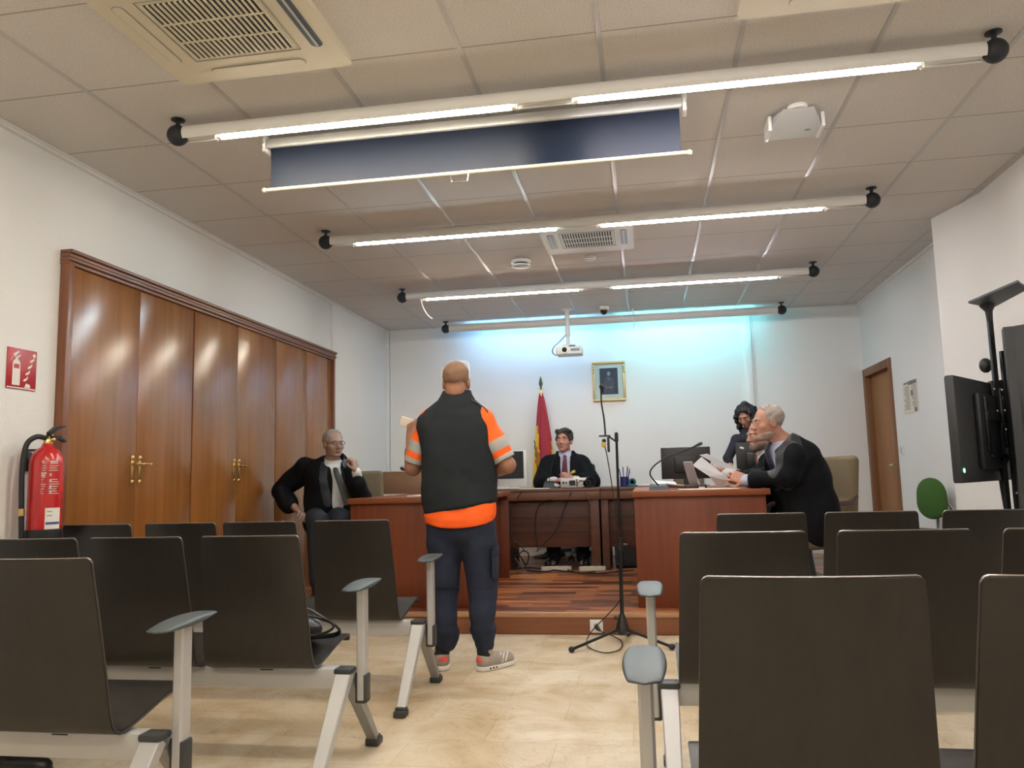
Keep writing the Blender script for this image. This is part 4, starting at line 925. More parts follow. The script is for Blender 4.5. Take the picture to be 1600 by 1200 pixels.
def gooseneck(lbl, base, pts, r=.0045, head=.012, bs=(.075, .11, .028)):
    o = thing('desk_microphone', lbl, 'microphone', base)
    g = MB(); g.loft([[(-bs[0], -bs[1], 0), (bs[0], -bs[1], 0), (bs[0], bs[1], 0), (-bs[0], bs[1], 0)], [(-bs[0]*.8, -bs[1]*.75, bs[2]), (bs[0]*.8, -bs[1]*.75, bs[2]), (bs[0]*.8, bs[1]*.9, bs[2]*1.5), (-bs[0]*.8, bs[1]*.9, bs[2]*1.5)]]); g.build('base', 'black', o)
    P = [Vector((0, 0, bs[2]))]+[Vector(p)-Vector(base) for p in pts]
    MB().tube(P, r, 8, smooth=6).build('gooseneck', 'black_metal', o)
    d = (P[-1]-P[-2]).normalized(); g = MB(); g.tube([P[-1]-d*.01, P[-1]+d*.03, P[-1]+d*.055], [r, head, head*.8], 12); g.build('microphone_head', 'black', o); return o
Y = 5.80
gooseneck('long-necked desk microphone on the left part of the right desk', (at(1024, 763, 2, DZR).x+.02, 5.86, DZR), [at(1016, 742, 1, Y), at(1022, 728, 1, Y), at(1045, 713, 1, Y), at(1070, 704, 1, Y), at(1086, 697, 1, Y)], r=.0055, head=.012)
gooseneck('small desk microphone before the judge, left of his hands', (at(858, 757, 1, 8.1).x, 8.1, DZJ), [at(860, 740, 1, 8.1), at(864, 722, 1, 8.1), at(867, 713, 1, 8.1)], r=.004, head=.006, bs=(.06, .06, .05))
gooseneck('desk microphone behind the board on the left desk', (-1.98, 7.26, DZL), [at(648, 739, 1, 7.24), at(638, 737, 1, 7.24), at(634, 735, 1, 7.24)], r=.005, head=.018, bs=(.05, .05, .03))
def paper(lbl, c, w, l, rz, tilt=(0, 0), n=1, m='paper', cat='papers', name='paper_sheets', curl=0):
    o = thing(name, lbl, cat, c, rz); g = MB()
    R = Euler((tilt[0], tilt[1], 0)).to_matrix(); rings = []
    for k in range(7):
        u = -.5+k/6; z = curl*(4*u*u)
        rings.append([R @ Vector((-w/2, l*u, z)), R @ Vector((w/2, l*u, z)), R @ Vector((w/2, l*u, z+.0012*n)), R @ Vector((-w/2, l*u, z+.0012*n))])
    g.loft(rings); g.build('sheets', m, o); return o
paper('flat white sheets on the desk edge below the lawyer\'s clasped hands', (.42, 5.74, DZR+.001), .40, .20, .02, n=4, m='manila')
paper('crumpled white papers in front of the wide monitor', (.17, 6.1, DZR+.012), .20, .22, .5, n=6, curl=.03, tilt=(.12, .1))
paper('white papers lying on the left desk beside the board', (-1.60, 6.0, DZL+.001), .42, .24, -.05, n=6)
paper('sheet of paper curling on top of the left desk stack', (-1.47, 5.92, DZL+.012), .21, .20, .3, n=2, curl=.015)
paper('sheets lying on the judge desk near the flag', (-1.12, 8.0, DZJ+.001), .30, .21, .1, n=3)
# upright framed stand next to the papers
p = at(1076, 742, 1, 6.0)
o = thing('phone_stand', 'leaning grey-pink tablet on a small stand behind the desk papers', 'tablet', (p.x+.02, 6.0, DZR))
R_ = Euler((0, -.42, -.3)).to_matrix()
g = MB(); g.box((0, 0, .105), (.018, .075, .205), rot=Euler((0, -.42, .95)), bev=.004); g.build('tablet_back', mat('pinkish_grey', (.34, .30, .30), .4), o)
g = MB(); g.box((.03, 0, .008), (.12, .09, .014), bev=.004); g.tube([(.06, 0, .01), (.03, .0, .10)], .006); g.build('support', 'silver', o)
tag(MB().box((.32, 5.95, DZR+.018), (.10, .05, .03), bev=.008).build('stapler', 'maroon'), 'small dark red stapler behind the flat sheets', 'stapler')
tag(MB().box((.37, 6.02, DZR+.016), (.12, .06, .03), bev=.01).build('glasses_case', 'black'), 'black glasses case on the right desk near the clasped hands', 'case')
# pen pot and tape
p = at(976, 752, 1, 8.0)
o = thing('pen_holder', 'dark blue pen pot full of pens on the judge desk extension', 'pen holder', (p.x+.0, 8.0, DZJ))
g = MB(); g.lathe([(0, 0), (.045, 0), (.045, .10), (.040, .10), (.040, .01), (0, .01)]); g.build('pot', 'navy_pl', o)
random.seed(11)
for k in range(8):
    a = k*.9; tag(MB().tube([(p.x+.02*math.cos(a), 8.0+.02*math.sin(a), DZJ+.015), (p.x+.055*math.cos(a), 8.0+.03*math.sin(a), DZJ+.15+.06*random.random())], .005, 6).build('pen', random.choice(['navy_pl', 'black', 'blue_ink'])), 'dark pen standing in the blue pen pot', 'pen', 'pens in the blue pot')
p = at(985, 757, 1, 7.98)
o = thing('tape_dispenser', 'teal tape dispenser beside the pen pot', 'tape dispenser', (p.x+.02, 7.95, DZJ)); g = MB(); g.lathe([(.018, -.012), (.038, -.012), (.038, .012), (.018, .012), (.018, -.012)], (0, 0, .045), R=Matrix.Rotation(PI/2, 3, 'X')); g.build('roll', 'teal', o); MB().bb(-.05, .05, -.018, .018, 0, .02, .006).build('base', 'teal', o)
tag(MB().box((p.x+.17, 7.97, DZJ+.012), (.16, .11, .022), bev=.004).build('document_tray', 'silver'), 'low grey tray of papers between the pen pot and the long microphone', 'tray')
# equipment box in front of the judge
p = at(900, 752, 1, 8.02)
o = thing('audio_unit', 'grey metal audio unit with knobs on the judge desk', 'audio unit', (p.x, 8.05, DZJ))
MB().bb(-.15, .15, -.10, .10, .004, .10, .005).build('casing', 'silver', o)
g = MB()
for x, r in ((-.12, .010), (-.09, .007), (-.05, .014), (.03, .006)): g.cyl((x, -.10, .055), (x, -.112, .055), r, seg=14)
g.box((-.03, -.102, .05), (.06, .004, .05)); g.box((.015, -.102, .05), (.012, .005, .07)); g.box((.06, -.102, .07), (.05, .004, .01)); g.build('control', 'black', o)
MB().box((.09, -.102, .05), (.03, .004, .05)).build('label', 'manila', o)
for k, (x, r) in enumerate(((.115, .03), (.15, .045))): tag(MB().lathe([(r, -.006), (r+.009, -.006), (r+.009, .006), (r, .006), (r, -.006)], (p.x+x, 7.93, DZJ+r+.012), R=Matrix.Rotation(PI/2, 3, 'X') @ Matrix.Rotation(.4*k, 3, 'Y')).build('cable_coil', 'black'), ('small' if k == 0 else 'large')+' coil of black cable leaning on the audio unit', 'cable')
tag(SDF().ell((p.x-.24, 8.12, DZJ+.025), (.05, .04, .025), k=0).ell((p.x-.20, 8.12, DZJ+.02), (.03, .03, .02), k=.01).build('computer_mouse', 'silver', None, vox=.006), 'grey computer mouse on the judge desk below his left sleeve', 'mouse')
# hanging cables on the judge desk front
cabs = [([(815, 768), (798, 800), (800, 840), (812, 850), (820, 862)], 'short black cable looping down at the left of the judge desk'), ([(893, 768), (884, 790), (868, 830), (850, 850), (838, 862)], 'black cable drooping leftwards from the audio unit'), ([(915, 768), (925, 800), (930, 850), (935, 880)], 'thin grey cable running down beside the judge desk post'), ([(862, 780), (842, 790), (836, 820), (840, 858)], 'thin black cable arching on the judge desk panel')]
for pts, lb in cabs: tag(MB().tube([at(x, y, 1, 7.825 if y < 784 else 7.90) for x, y in pts], .0045, 6, smooth=6).build('hanging_cable', 'steel' if 'grey' in lb else 'black'), lb, 'cable')
for pts, lb in (([(797, 884), (815, 862), (826, 866), (822, 880), (812, 868), (805, 872), (818, 888)], 'tangled black cable loop on the floor at the left under the judge desk'), ([(822, 888), (850, 890), (880, 886), (905, 892), (930, 890)], 'black cable lying across the floor under the judge desk'), ([(800, 886), (830, 884), (870, 888), (925, 893), (965, 890), (990, 888)], 'long black cable on the floor in front of the power strips')):
    tag(MB().tube([at(x, y, 1, 7.92+.02*math.sin(i*2)) if y < 880 else at(x, y+3, 2, PZ+.006) for i, (x, y) in enumerate(pts)], .006, 6, smooth=6).build('floor_cable', 'black'), lb, 'cable')
for px, w_, lb in ((868, .30, 'left cream cable box on the floor under the judge desk'), (925, .26, 'right cream cable box on the floor under the judge desk')):
    p = at(px, 892, 2, PZ); o = thing('power_strip', lb, 'power strip', (p.x, p.y+.06, PZ), .06); MB().rrect(w_, .06, .025, .035, (0, 0, 0), (1, 0, 0), (0, 1, 0)).build('casing', 'cream_pl', o)
    g = MB(); [g.cyl((x*w_, 0, .035), (x*w_, 0, .0365), .018, seg=14) for x in (-.3, 0, .3)]; g.build('outlet', 'white', o)
p = at(975, 885, 1, 8.15)
o = thing('computer_tower', 'black computer tower standing under the desk behind the microphone stand', 'computer', (p.x+.02, 8.25, PZ)); MB().bb(-.10, .14, -.2, .2, .01, .40, .006).build('case', 'black', o); MB().bb(-.09, .13, -.203, -.2, .02, .39).build('front_grille', 'black_gloss', o)
# ================================================================== PEOPLE
def nrm(v): v = _np(v); return v/np.linalg.norm(v)
def frame(f, u=(0, 0, 1)):
    f = nrm(f); r = nrm(np.cross(f, _np(u))); return np.stack([r, f, np.cross(r, f)], 1)   # columns: right, forward, up
class Head:
    def __init__(s, c, f, u=(0, 0, 1), k=1.0): s.c, s.R, s.k = _np(c), frame(f, u), k
    def p(s, x, y, z): return s.c+s.R@(_np((x, y, z))*s.k)
    def r(s, *a): return [v*s.k for v in a]
    def ell(s, S, c, r, k=.012, mode='u', tilt=0):
        R = s.R if not tilt else s.R@np.array(Matrix.Rotation(tilt, 3, 'X')); S.ell(s.p(*c), s.r(*r), R, k*s.k, mode)
    def add(s, S, jaw=1.0):
        e = s.ell
        e(S, (0, -.018, .038), (.075, .096, .082), 0); e(S, (0, .022, -.012), (.064, .072, .085), .02)
        e(S, (0, .028, -.062), (.052*jaw, .056, .045), .02); e(S, (0, .062, -.092), (.026*jaw, .022, .020), .02)
        e(S, (0, .080, .022), (.046, .014, .011), .014)
        for q in (-1, 1):
            e(S, (q*.043, .058, -.028), (.022, .022, .018), .02); e(S, (q*.031, .098, .004), (.017, .014, .012), .010, 's')
            e(S, (q*.031, .080, .003), (.014, .012, .010), .004)
            e(S, (q*.074, -.008, -.008), (.010, .020, .031), .006, tilt=-.15); e(S, (q*.084, -.004, -.006), (.006, .010, .017), .005, 's')
            e(S, (q*.012, .100, -.036), (.009, .010, .008), .006)
        S.cone(s.p(0, .086, .008), s.p(0, .110, -.032), .008*s.k, .012*s.k, .010*s.k)
        e(S, (0, .0885, -.060), (.022, .010, .006), .006); e(S, (0, .087, -.071), (.019, .010, .0065), .006); e(S, (0, .100, -.0655), (.024, .006, .0022), .003, 's')
    def details(s, body, brow='hair_stub', lips=True, org=(0, 0, 0), glasses=None, brow_t=.0045):
        O = Vector(org)
        def V(x, y, z): return Vector(s.p(x, y, z))-O
        R3 = Matrix(s.R.tolist())
        for q in (-1, 1):
            g = MB(); g.ball(V(q*.031, .0845, .003), (.0115*s.k, .008*s.k, .0055*s.k), 12, R=R3); e_ = g.build('eye', 'sign_white', body); g = MB(); g.ball(V(q*.031, .0905, .003), (.006*s.k, .003*s.k, .0052*s.k), 10, R=R3); g.build('iris', 'eye', e_)
            g = MB(); g.tube([V(q*.014, .0935, .020), V(q*.031, .0935, .0255), V(q*.050, .082, .018)], [.004*s.k, brow_t*s.k, .003*s.k], 8, smooth=3); g.build('eyebrow', brow, body)
        if lips:
            g = MB(); g.ball(V(0, .0925, -.0655), (.021*s.k, .006*s.k, .0065*s.k), 12, R=R3); g.build('lips', 'lip', body)
        if glasses:
            y0, z0 = glasses; g = MB()
            for q in (-1, 1):
                g.tube([V(q*.032+.022*math.cos(a), y0, z0+.016*math.sin(a)) for a in [2*PI*k/14 for k in range(15)]], .0016*s.k, 6); g.tube([V(q*.054, y0, z0+.004), V(q*.076, y0-.04, z0+.004), V(q*.078, y0-.10, z0)], .0015*s.k, 6)
            g.tube([V(-.010, y0, z0), V(0, y0+.003, z0+.003), V(.010, y0, z0)], .0016*s.k, 6); return g
    def hair(s, cuts, r=(.0805, .101, .0875), c=(0, -.019, .041), extra=None, face=None, late=None, noise=.0025, sc=120, vox=.0045, mat_='hair_grey', parent=None, org=(0, 0, 0), name='hair'):
        S = SDF(); s.ell(S, c, r, 0)
        if extra: extra(S)
        for p, n in cuts: S.cut(s.p(*p), s.R@nrm(n), .006)
        if face: s.ell(S, *face, .006, 's')
        if late: late(S)
        S.shift(noise3(sc, noise, 4)); return S.build(name, mat_, parent, vox*s.k, org=org)
def hand(S, w, d, n, side, curl=.5, k=1.0, spread=1.0, thumb=1.0):
    """w wrist, d towards the fingers, n the way the palm faces, side: +1 thumb along d x n"""
    w = _np(w); d = nrm(d); n = _np(n); n = nrm(n-d*(n@d)); b = np.cross(d, n)*side
    R = np.stack([b, d, n], 1)
    S.rbox(w+d*.048*k, (.039*k, .050*k, .015*k), .013*k, R, .012)
    for i, L in enumerate((.070, .078, .072, .056)):
        p = w+d*(.088-.004*abs(i-1))*k+b*(.030-.0205*i)*k*spread; a = 0; r = (.0088, .0085, .0083, .0074)[i]*k
        for j, f_ in enumerate((.44, .32, .24)):
            a += curl*(.7, 1.0, .75)[j]+.04*i; v = d*math.cos(a)+n*math.sin(a)+b*(.06*(1.5-i))*spread; q = p+nrm(v)*L*f_*k; S.cone(p, q, r, r*.93, .005); p = q; r *= .93
    p = w+d*.022*k+b*.030*k; v1 = nrm(d*.65+b*.75+n*.35*thumb); q = p+v1*.042*k; S.cone(w+d*.02*k+b*.012*k, p, .014*k, .0125*k, .01); S.cone(p, q, .0115*k, .0095*k, .006)
    v2 = nrm(d*.9+b*.15+n*.5*thumb); S.cone(q, q+v2*.030*k, .0095*k, .0085*k, .005)
def limb(S, pts, rs, k=.02, **a): return S.chain([_np(p) for p in pts], rs, k, **a)
def foot_body(S, heel, toe):
    heel, toe = _np(heel), _np(toe); S.cone(heel+(0, 0, .045), heel*.3+toe*.7+(0, 0, .036), .028, .024, .02); S.cone(heel*.3+toe*.7+(0, 0, .036), toe+(0, 0, .034), .022, .012, .02)
def shoe(name, heel, toe, zf, m, parent, org, sole=None, w=1.0, vox=.006):
    heel, toe = _np(heel), _np(toe); heel[2] = toe[2] = zf; d = nrm(toe-heel); L = np.linalg.norm(toe-heel); up = _np((0, 0, 1))
    S = SDF(); S.cone(heel+d*.045+up*.052, heel+d*L*.45+up*.050, .040*w, .042*w, 0).cone(heel+d*L*.45+up*.044, toe-d*.045+up*.036, .043*w, .037*w, .02).cone(heel+d*.05+up*.06, heel+d*.06+up*.10, .038*w, .040*w, .02)
    S.cone(heel+d*.05+up*.095, heel+d*.06+up*.16, .026, .026, .004, 's'); S.cut(heel+up*.018, (0, 0, -1))
    o = S.build(name, m, parent, vox, org=org)
    T = SDF(); T.cone(heel+d*.042+up*.017, heel+d*L*.5+up*.014, .044*w, .046*w, 0).cone(heel+d*L*.5+up*.014, toe-d*.042+up*.014, .046*w, .041*w, .01); T.cut(heel+up*.026, (0, 0, 1)); T.cut(heel+up*.001, (0, 0, -1))
    T.build('sole', sole or 'black', o, .005, org=org); return o
def person(lbl, base): return thing('person', lbl, 'person', tuple(base))
VX = .0055
# ---------------------------------------------------------------- standing man seen from behind
Y0 = 4.47
def q(px, py, y=Y0): return _np(at(px, py, 1, y))
base = (-1.06, Y0, 0); man = person('standing man seen from behind in dark vest, orange shirt and slate trousers, hands raised', base)
hd_ = Head(q(713.5, 598), (-.02, 1, .02), k=1.0)
shL, shR = q(672, 655), q(755, 655); elL, elR = q(645, 731, 4.50), q(793, 727, 4.50)
wrL = q(642, 683, 4.63); wrR = q(752, 742, 4.70)
hpL, hpR = q(696, 812), q(743, 812); knL, knR = q(694, 905), q(754, 905, 4.49); anL, anR = q(695, 1008), q(756, 1008)
hlL, toL = _np((-1.155, 4.41, 0)), _np((-1.285, 4.65, 0)); hlR, toR = _np((-.965, 4.41, 0)), _np((-.80, 4.62, 0))
S = SDF(); hd_.add(S, 1.15)
S.cone(hd_.p(0, -.025, -.05), q(715, 632), .060, .064, .02); S.ell(hd_.p(0, -.06, -.045), (.055, .03, .05), hd_.R, .02)
for z in (-.075, -.10): pass
limb(S, [q(715, 650), q(716, 700), q(718, 760), q(720, 805)], [.13, .145, .135, .15], .03, flat=((0, 1, 0), .7)); limb(S, [shL, shR], [.062, .062])
limb(S, [shL, elL, wrL], [.05, .044, .029]); limb(S, [shR, elR, wrR], [.05, .044, .029])
limb(S, [elL, (elL+wrL)/2], [.046, .044], .01); limb(S, [elR, (elR+wrR)/2], [.047, .045], .01)
hand(S, wrL, (-.05, .35, .9), (.6, .7, -.2), -1, .75); hand(S, wrR, (-.75, .5, .1), (0, .2, .9), 1, .6)
limb(S, [hpL, knL, anL], [.085, .058, .04]); limb(S, [hpR, knR, anR], [.085, .058, .04]); foot_body(S, hlL*.85+toL*.15, toL*.9+hlL*.1); foot_body(S, hlR*.85+toR*.15, toR*.9+hlR*.1)
body = S.build('body', 'skin_tan', man, VX, org=base)
hd_.details(body, org=base)
hd_.hair([((0, .055, .05), (0, .8, -.5)), ((0, -.04, -.032), (0, -.25, -1))], r=(.0775, .0985, .0845), mat_='hair_stub', noise=.0012, parent=man, org=base, name='cropped_hair')
# glasses pushed up on the head
g = MB(); O = Vector(base)
def V_(x, y, z): return Vector(hd_.p(x, y, z))-O
for s_ in (-1, 1):
    g.tube([V_(s_*.035+.026*math.cos(a), .045+.006*math.sin(a), .118+.016*math.sin(a)) for a in [2*PI*k/14 for k in range(15)]], .0022, 6); g.tube([V_(s_*.062, .04, .118), V_(s_*.080, -.01, .080), V_(s_*.084, -.04, .02)], .0026, 6)
g.tube([V_(-.01, .05, .118), V_(.01, .05, .12)], .0025, 6); g.tube([V_(.0, .0, .127), V_(.04, .0, .125), V_(.075, .01, .113)], .002, 6)
gla = g.build('glasses_on_head', 'paper', man)
# trousers
S = SDF(); S.ell((q(694, 822)+q(745, 822))/2, (.196, .125, .13), k=0)
limb(S, [hpL+(0, 0, .03), q(694, 850), knL, q(697, 960), q(698, 990)], [.105, .098, .083, .074, .066], .02); limb(S, [hpR+(0, 0, .03), q(748, 850), knR, q(754, 955), q(755, 988)], [.105, .100, .085, .078, .070], .02)
limb(S, [q(698, 990), q(697, 1003)], [.066, .052], .01); limb(S, [q(755, 988), q(756, 1002)], [.070, .054], .01)
for ax_, kk in ((q(698, 985), .074), (q(755, 982), .080)): S.ell(ax_, (kk, kk, .03), k=.02)
S.cut(q(700, 800), (0, 0, 1))
wv = noise3(26, .006, 9); wv2 = noise3(60, .0025, 3); S.shift(lambda P: wv(P)*(1+1.2*(P[:, 2:3].ravel() < .45))+wv2(P))
tr_ = S.build('trousers', 'trouser', man, .0065, org=base)
g = MB(); c = q(773, 880, 4.46)-_np(base)+(.004, 0, 0); g.box(c, (.018, .13, .16), bev=.006); g.box(c+_np((.006, 0, .07)), (.016, .135, .05), bev=.005); g.build('cargo_pocket', 'trouser', tr_)
for a_, h_, t_ in ((anL, hlL, toL), (anR, hlR, toR)):
    S = SDF(); S.cone(a_+(0, 0, .05), (h_*.8+t_*.2)+(0, 0, .08), .047, .042, 0); S.build('sock', 'sock', man, .007, org=base)
for h_, t_ in ((hlL, toL), (hlR, toR)):
    o = shoe('sneaker', h_, t_, 0, 'sneaker', man, base, 'sole', 1.02)
    d = nrm(t_-h_); S = SDF(); S.cone(h_+d*.038+(0, 0, .055), h_+d*.043+(0, 0, .060), .0380, .0385, 0); S.cut(h_+d*.032, d); S.cut(h_+(0, 0, .05), (0, 0, -1)); S.cone(h_+d*.06+(0, 0, .09), h_+d*.06+(0, 0, .18), .036, .036, 0, 's'); S.build('heel_tab', 'coral', o, .004, org=base)
    sd = np.cross(d, _np((0, 0, 1)))*(1 if h_ is hlR else -1)
    g = MB()
    for k in range(3): a0 = h_+d*(.115+.026*k)+sd*.0445+_np((0, 0, .035))-_np(base); g.bar(a0, a0+d*.03-sd*.012+_np((0, 0, .05)), .010, .004, up=tuple(d))
    g.build('side_stripe', 'sole', o)
    g = MB()
    for k in range(3): g.ball(h_+d*(.055+.022*k)+sd*.0455+_np((0, 0, .016))-_np(base), (.006, .004, .007), 8)
    g.build('sole_stud', 'black', o)
# hi-vis shirt
UA = (elL-shL), (elR-shR)
S = SDF(); limb(S, [q(716, 700), q(718, 760), q(720, 812)], [.19, .19, .20], .03, flat=((0, 1, 0), .68)); limb(S, [shL-(.0, 0, .01), shR-(0, 0, .01)], [.07, .07], .03)
limb(S, [shL+(.02, 0, 0), shL+UA[0]*.5, shL+UA[0]*.86], [.072, .067, .066], .02); limb(S, [shR-(.02, 0, 0), shR+UA[1]*.5, shR+UA[1]*.86], [.072, .069, .068], .02)
hemz = q(720, 822)[2]
def hemcut(P): return (hemz+.07)-P[:, 2]
def cutfn(P):
    tL = (P-shL)@nrm(UA[0])-.89*np.linalg.norm(UA[0]); tR = (P-shR)@nrm(UA[1])-.89*np.linalg.norm(UA[1])
    inL = P[:, 0] < shL[0]-.035; inR = P[:, 0] > shR[0]+.035
    body_c = np.where(P[:, 2] < 1.0, hemcut(P), -.05)
    out = body_c; out = np.where(inL & (P[:, 2] > 1.05), tL, out); out = np.where(inR & (P[:, 2] > 1.05), tR, out); return out
S._add(cutfn, [-99]*3, [99]*3, .002, 'i')
S.shift(noise3(34, .0035, 8))
def zone(c):
    z = np.zeros(len(c), int)
    for s0, U, sgn in ((shL, UA[0], -1), (shR, UA[1], 1)):
        L = np.linalg.norm(U); t = ((c-s0)@(U/L))/L; t = t-.10*sgn*(c[:, 0]-(s0+U*.6)[0])/.1*0
        side = (c[:, 0] < shL[0]+.01) if sgn < 0 else (c[:, 0] > shR[0]-.01)
        m = side & (c[:, 2] > 1.08) & (((t > .46) & (t < .67)) | (t > .785)); z[m] = 1
    return z
S.build('hi_vis_shirt', ['orange', 'reflective'], man, VX, zones=zone, org=base)
def loft_body(name, rows, m, parent, org, yc, ex=2.3, n=64, steps=6, amp=.004, sc=30, seed=1, tilt=None, ny=0):
    R = []
    for a, b in zip(rows, rows[1:]):
        for k in range(steps): u = k/steps; R.append([a[i]*(1-u)+b[i]*u for i in range(4)])
    R.append(list(rows[-1])); nz = noise3(sc, amp, seed); nz2 = noise3(sc*2.3, amp*.35, seed+1); rings = []
    for py, xl, xr, dep in R:
        a, b = at(xl, py, 1, yc), at(xr, py, 1, yc); cx, hw, z = (a.x+b.x)/2, (b.x-a.x)/2, (a.z+b.z)/2; ring = []
        P = []
        for k in range(n):
            t = 2*PI*k/n; x = cx+hw*math.copysign(abs(math.cos(t))**(2/ex), math.cos(t)); y = yc+dep*math.copysign(abs(math.sin(t))**(2/ex), math.sin(t)); zz = z+(tilt(x, z) if tilt else 0); P.append((x, y, zz))
        A = _np(P); d = nz(A)+nz2(A); cc = _np((cx, yc, z)); 
        v = A-cc; v[:, 2] = 0; v /= np.maximum(np.linalg.norm(v, axis=1), 1e-6)[:, None]; A = A+v*d[:, None]; rings.append([Vector(p)-Vector(org) for p in A])
    g = MB(); g.loft(rings); return g.build(name, m, parent, ang=70)
def vt(x, z): return (.030*(x+1.06)/.2)*max(0, min(1, (1.15-z)/.2))
vest = loft_body('vest', [(611, 693, 736, .062), (617, 690, 739, .072), (625, 684, 744, .083), (632, 674, 752, .095), (641, 662, 759, .11), (651, 655, 765, .128), (668, 654, 767, .145), (700, 658, 770, .155), (735, 661, 774, .158), (770, 662, 776, .158), (791, 662, 777, .158), (795, 664, 775, .15)], 'vest', man, base, Y0, amp=.0065, sc=24, tilt=vt)
g = MB(); Ob = Vector(base)
g.tube([at(735, 624, 1, Y0-.05)-Ob, at(748, 631, 1, Y0-.06)-Ob, at(760, 640, 1, Y0-.05)-Ob, at(764, 652, 1, Y0-.03)-Ob], .006, 8, smooth=4, flat=.6); g.build('shoulder_flap', 'black', vest)
g = MB(); g.tube([at(px, py, 1, Y0-.158)-Ob for px, py in ((722, 736), (745, 734), (771, 733))], .0022, 6, smooth=4); g.build('seam', 'vest', vest)
loft_body('shirt_hem', [(770, 670, 771, .14), (795, 667, 774, .150), (812, 666, 775, .152), (821, 668, 773, .150), (823, 670, 771, .145)], 'orange', man, base, Y0, amp=.004, sc=26, tilt=lambda x, z: .030*((x+1.06)/.2)**2*(z < .87))
ph = thing('phone', 'small cream phone held up in the standing man\'s left hand', 'phone', tuple(wrL+_np((-.015, .055, .085))), .5)
MB().box((-.02, 0, .005), (.10, .014, .062), rot=Euler((.2, .3, 0)), bev=.005).build('case', 'manila', ph)
# ---------------------------------------------------------------- robed lawyer on the left
def q(px, py, y): return _np(at(px, py, 1, y))
base = (-2.33, 6.12, PZ); A_ = person('seated grey-haired lawyer in open black gown with striped tie, left of the left desk', base)
hd_ = Head(q(521, 694, 6.05), (.72, -.69, .0), (.02, -.02, 1), k=.98)
nk = q(521, 724, 6.12); ch = q(512, 748, 6.12); pv = q(508, 806, 6.18)
shR, elR, wrR = q(478, 732, 6.16), q(441, 768, 6.20), q(462, 795, 5.98)
shL, elL, wrL = q(546, 738, 6.12), q(566, 776, 6.00), q(557, 737, 5.90)
fw = _np((.45, -.89, 0))
kn = [pv+fw*.42+_np((s*.09*.89, s*.09*.45, -.02)) for s in (-1, 1)]; an = [k_+fw*.06+_np((0, 0, -.44)) for k_ in kn]
S = SDF(); hd_.add(S); S.cone(hd_.p(0, -.02, -.05), nk, .052, .058, .02); limb(S, [nk-(0, 0, .06), ch, pv], [.11, .13, .14], .03); limb(S, [shR, shL], [.06, .06])
limb(S, [shR, elR, wrR], [.05, .042, .028]); limb(S, [shL, elL, wrL], [.05, .042, .028])
hand(S, wrR, (.75, -.45, -.35), (-.2, -.4, -.9), 1, .55); hand(S, wrL, (-.25, -.05, .97), (-.9, .1, -.1), 1, 1.0)
for s in (0, 1): limb(S, [pv+_np(((s*2-1)*.08, 0, 0)), kn[s], an[s]], [.085, .06, .04]); foot_body(S, an[s]*[1, 1, 0]+[0, 0, PZ], an[s]*[1, 1, 0]+[0, 0, PZ]+fw*.17)
body = S.build('body', 'skin_grey', A_, VX, org=base)
gg = hd_.details(body, brow='hair_grey', org=base, glasses=(.104, .004)); gg.build('glasses', 'black_metal', body)
hd_.hair([((0, .05, .068), (0, .9, -.42)), ((0, -.02, -.03), (0, .1, -1)), ((0, .045, .0), (0, 1, -.1))], r=(.0785, .0995, .0855), mat_='stubble', noise=.0012, parent=A_, org=base)
S = SDF(); hd_.ell(S, (0, .063, -.083), (.034, .030, .028), 0); hd_.ell(S, (0, .03, -.07), (.056, .052, .036), .01); S.cut(hd_.p(0, 0, -.074), hd_.R@_np((0, .15, 1))); S.build('beard_stubble', 'stubble', A_, .005, org=base)
S = SDF(); limb(S, [nk-(0, 0, .07), ch, q(516, 785, 6.12), pv], [.125, .148, .150, .15], .04); limb(S, [shR+(.03, 0, -.01), shL-(.03, 0, .01)], [.06, .06], .03); S.cone(nk+_np((0, 0, -.02)), nk+_np((.01, -.01, .025)), .066, .058, .01); S.cone(elL*.25+wrL*.75, wrL*.98+elL*.02, .037, .038, .004); S.cut(hd_.p(0, 0, -.115), (0, 0, 1))
S.shift(noise3(40, .003, 4)); S.build('shirt', 'shirt', A_, VX, org=base)
tl = [nk+fw*.066+(0, 0, .01), nk+fw*.135+(.01, 0, -.06), q(529, 746, 5.965), q(537, 766, 5.950), q(545, 788, 5.955)]
g = MB(); g.tube([Vector(p)-Vector(base) for p in tl], [.020, .020, .028, .036, .038], 12, smooth=4, flat=.35); g.build('tie', 'tie_green', A_)
S = SDF(); limb(S, [nk-(0, 0, .06), ch, q(514, 785, 6.13), pv+_np((-.005, 0, -.03))], [.142, .172, .178, .18], .04); limb(S, [shR+(0, 0, .0), shL], [.083, .078], .03)
limb(S, [shR, elR], [.085, .082], .03); limb(S, [elR, q(452, 790, 6.04)], [.082, .068], .02); limb(S, [shL, elL], [.078, .075], .03); limb(S, [elL, q(560, 754, 5.88)], [.072, .055], .02)
S.cone(nk+fw*.15+(0.01, 0, .05), q(532, 800, 5.975), .052, .072, .006, 's'); S.cone(nk+(0, 0, -.01), nk+(0, 0, .2), .074, .10, .01, 's'); S.cone(nk+fw*.08+(0, 0, .0), nk+fw*.08+(0, 0, .15), .07, .09, .01, 's')
S.shift(noise3(24, .009, 6))
sdv = _np((-.89, -.45, 0)); bl = q(514, 785, 6.13)
lap = [(nk+fw*.10+sdv*.075, ch+fw*.155+sdv*.045), (ch+fw*.155+sdv*.045, bl+fw*.17+sdv*.02), (nk+fw*.10-sdv*.085, ch+fw*.13-sdv*.12)]
def seg_d(P, a, b): a, b = _np(a), _np(b); d = b-a; t = np.clip((P-a)@d/(d@d), 0, 1); return np.linalg.norm(P-a-t[:, None]*d, axis=1)
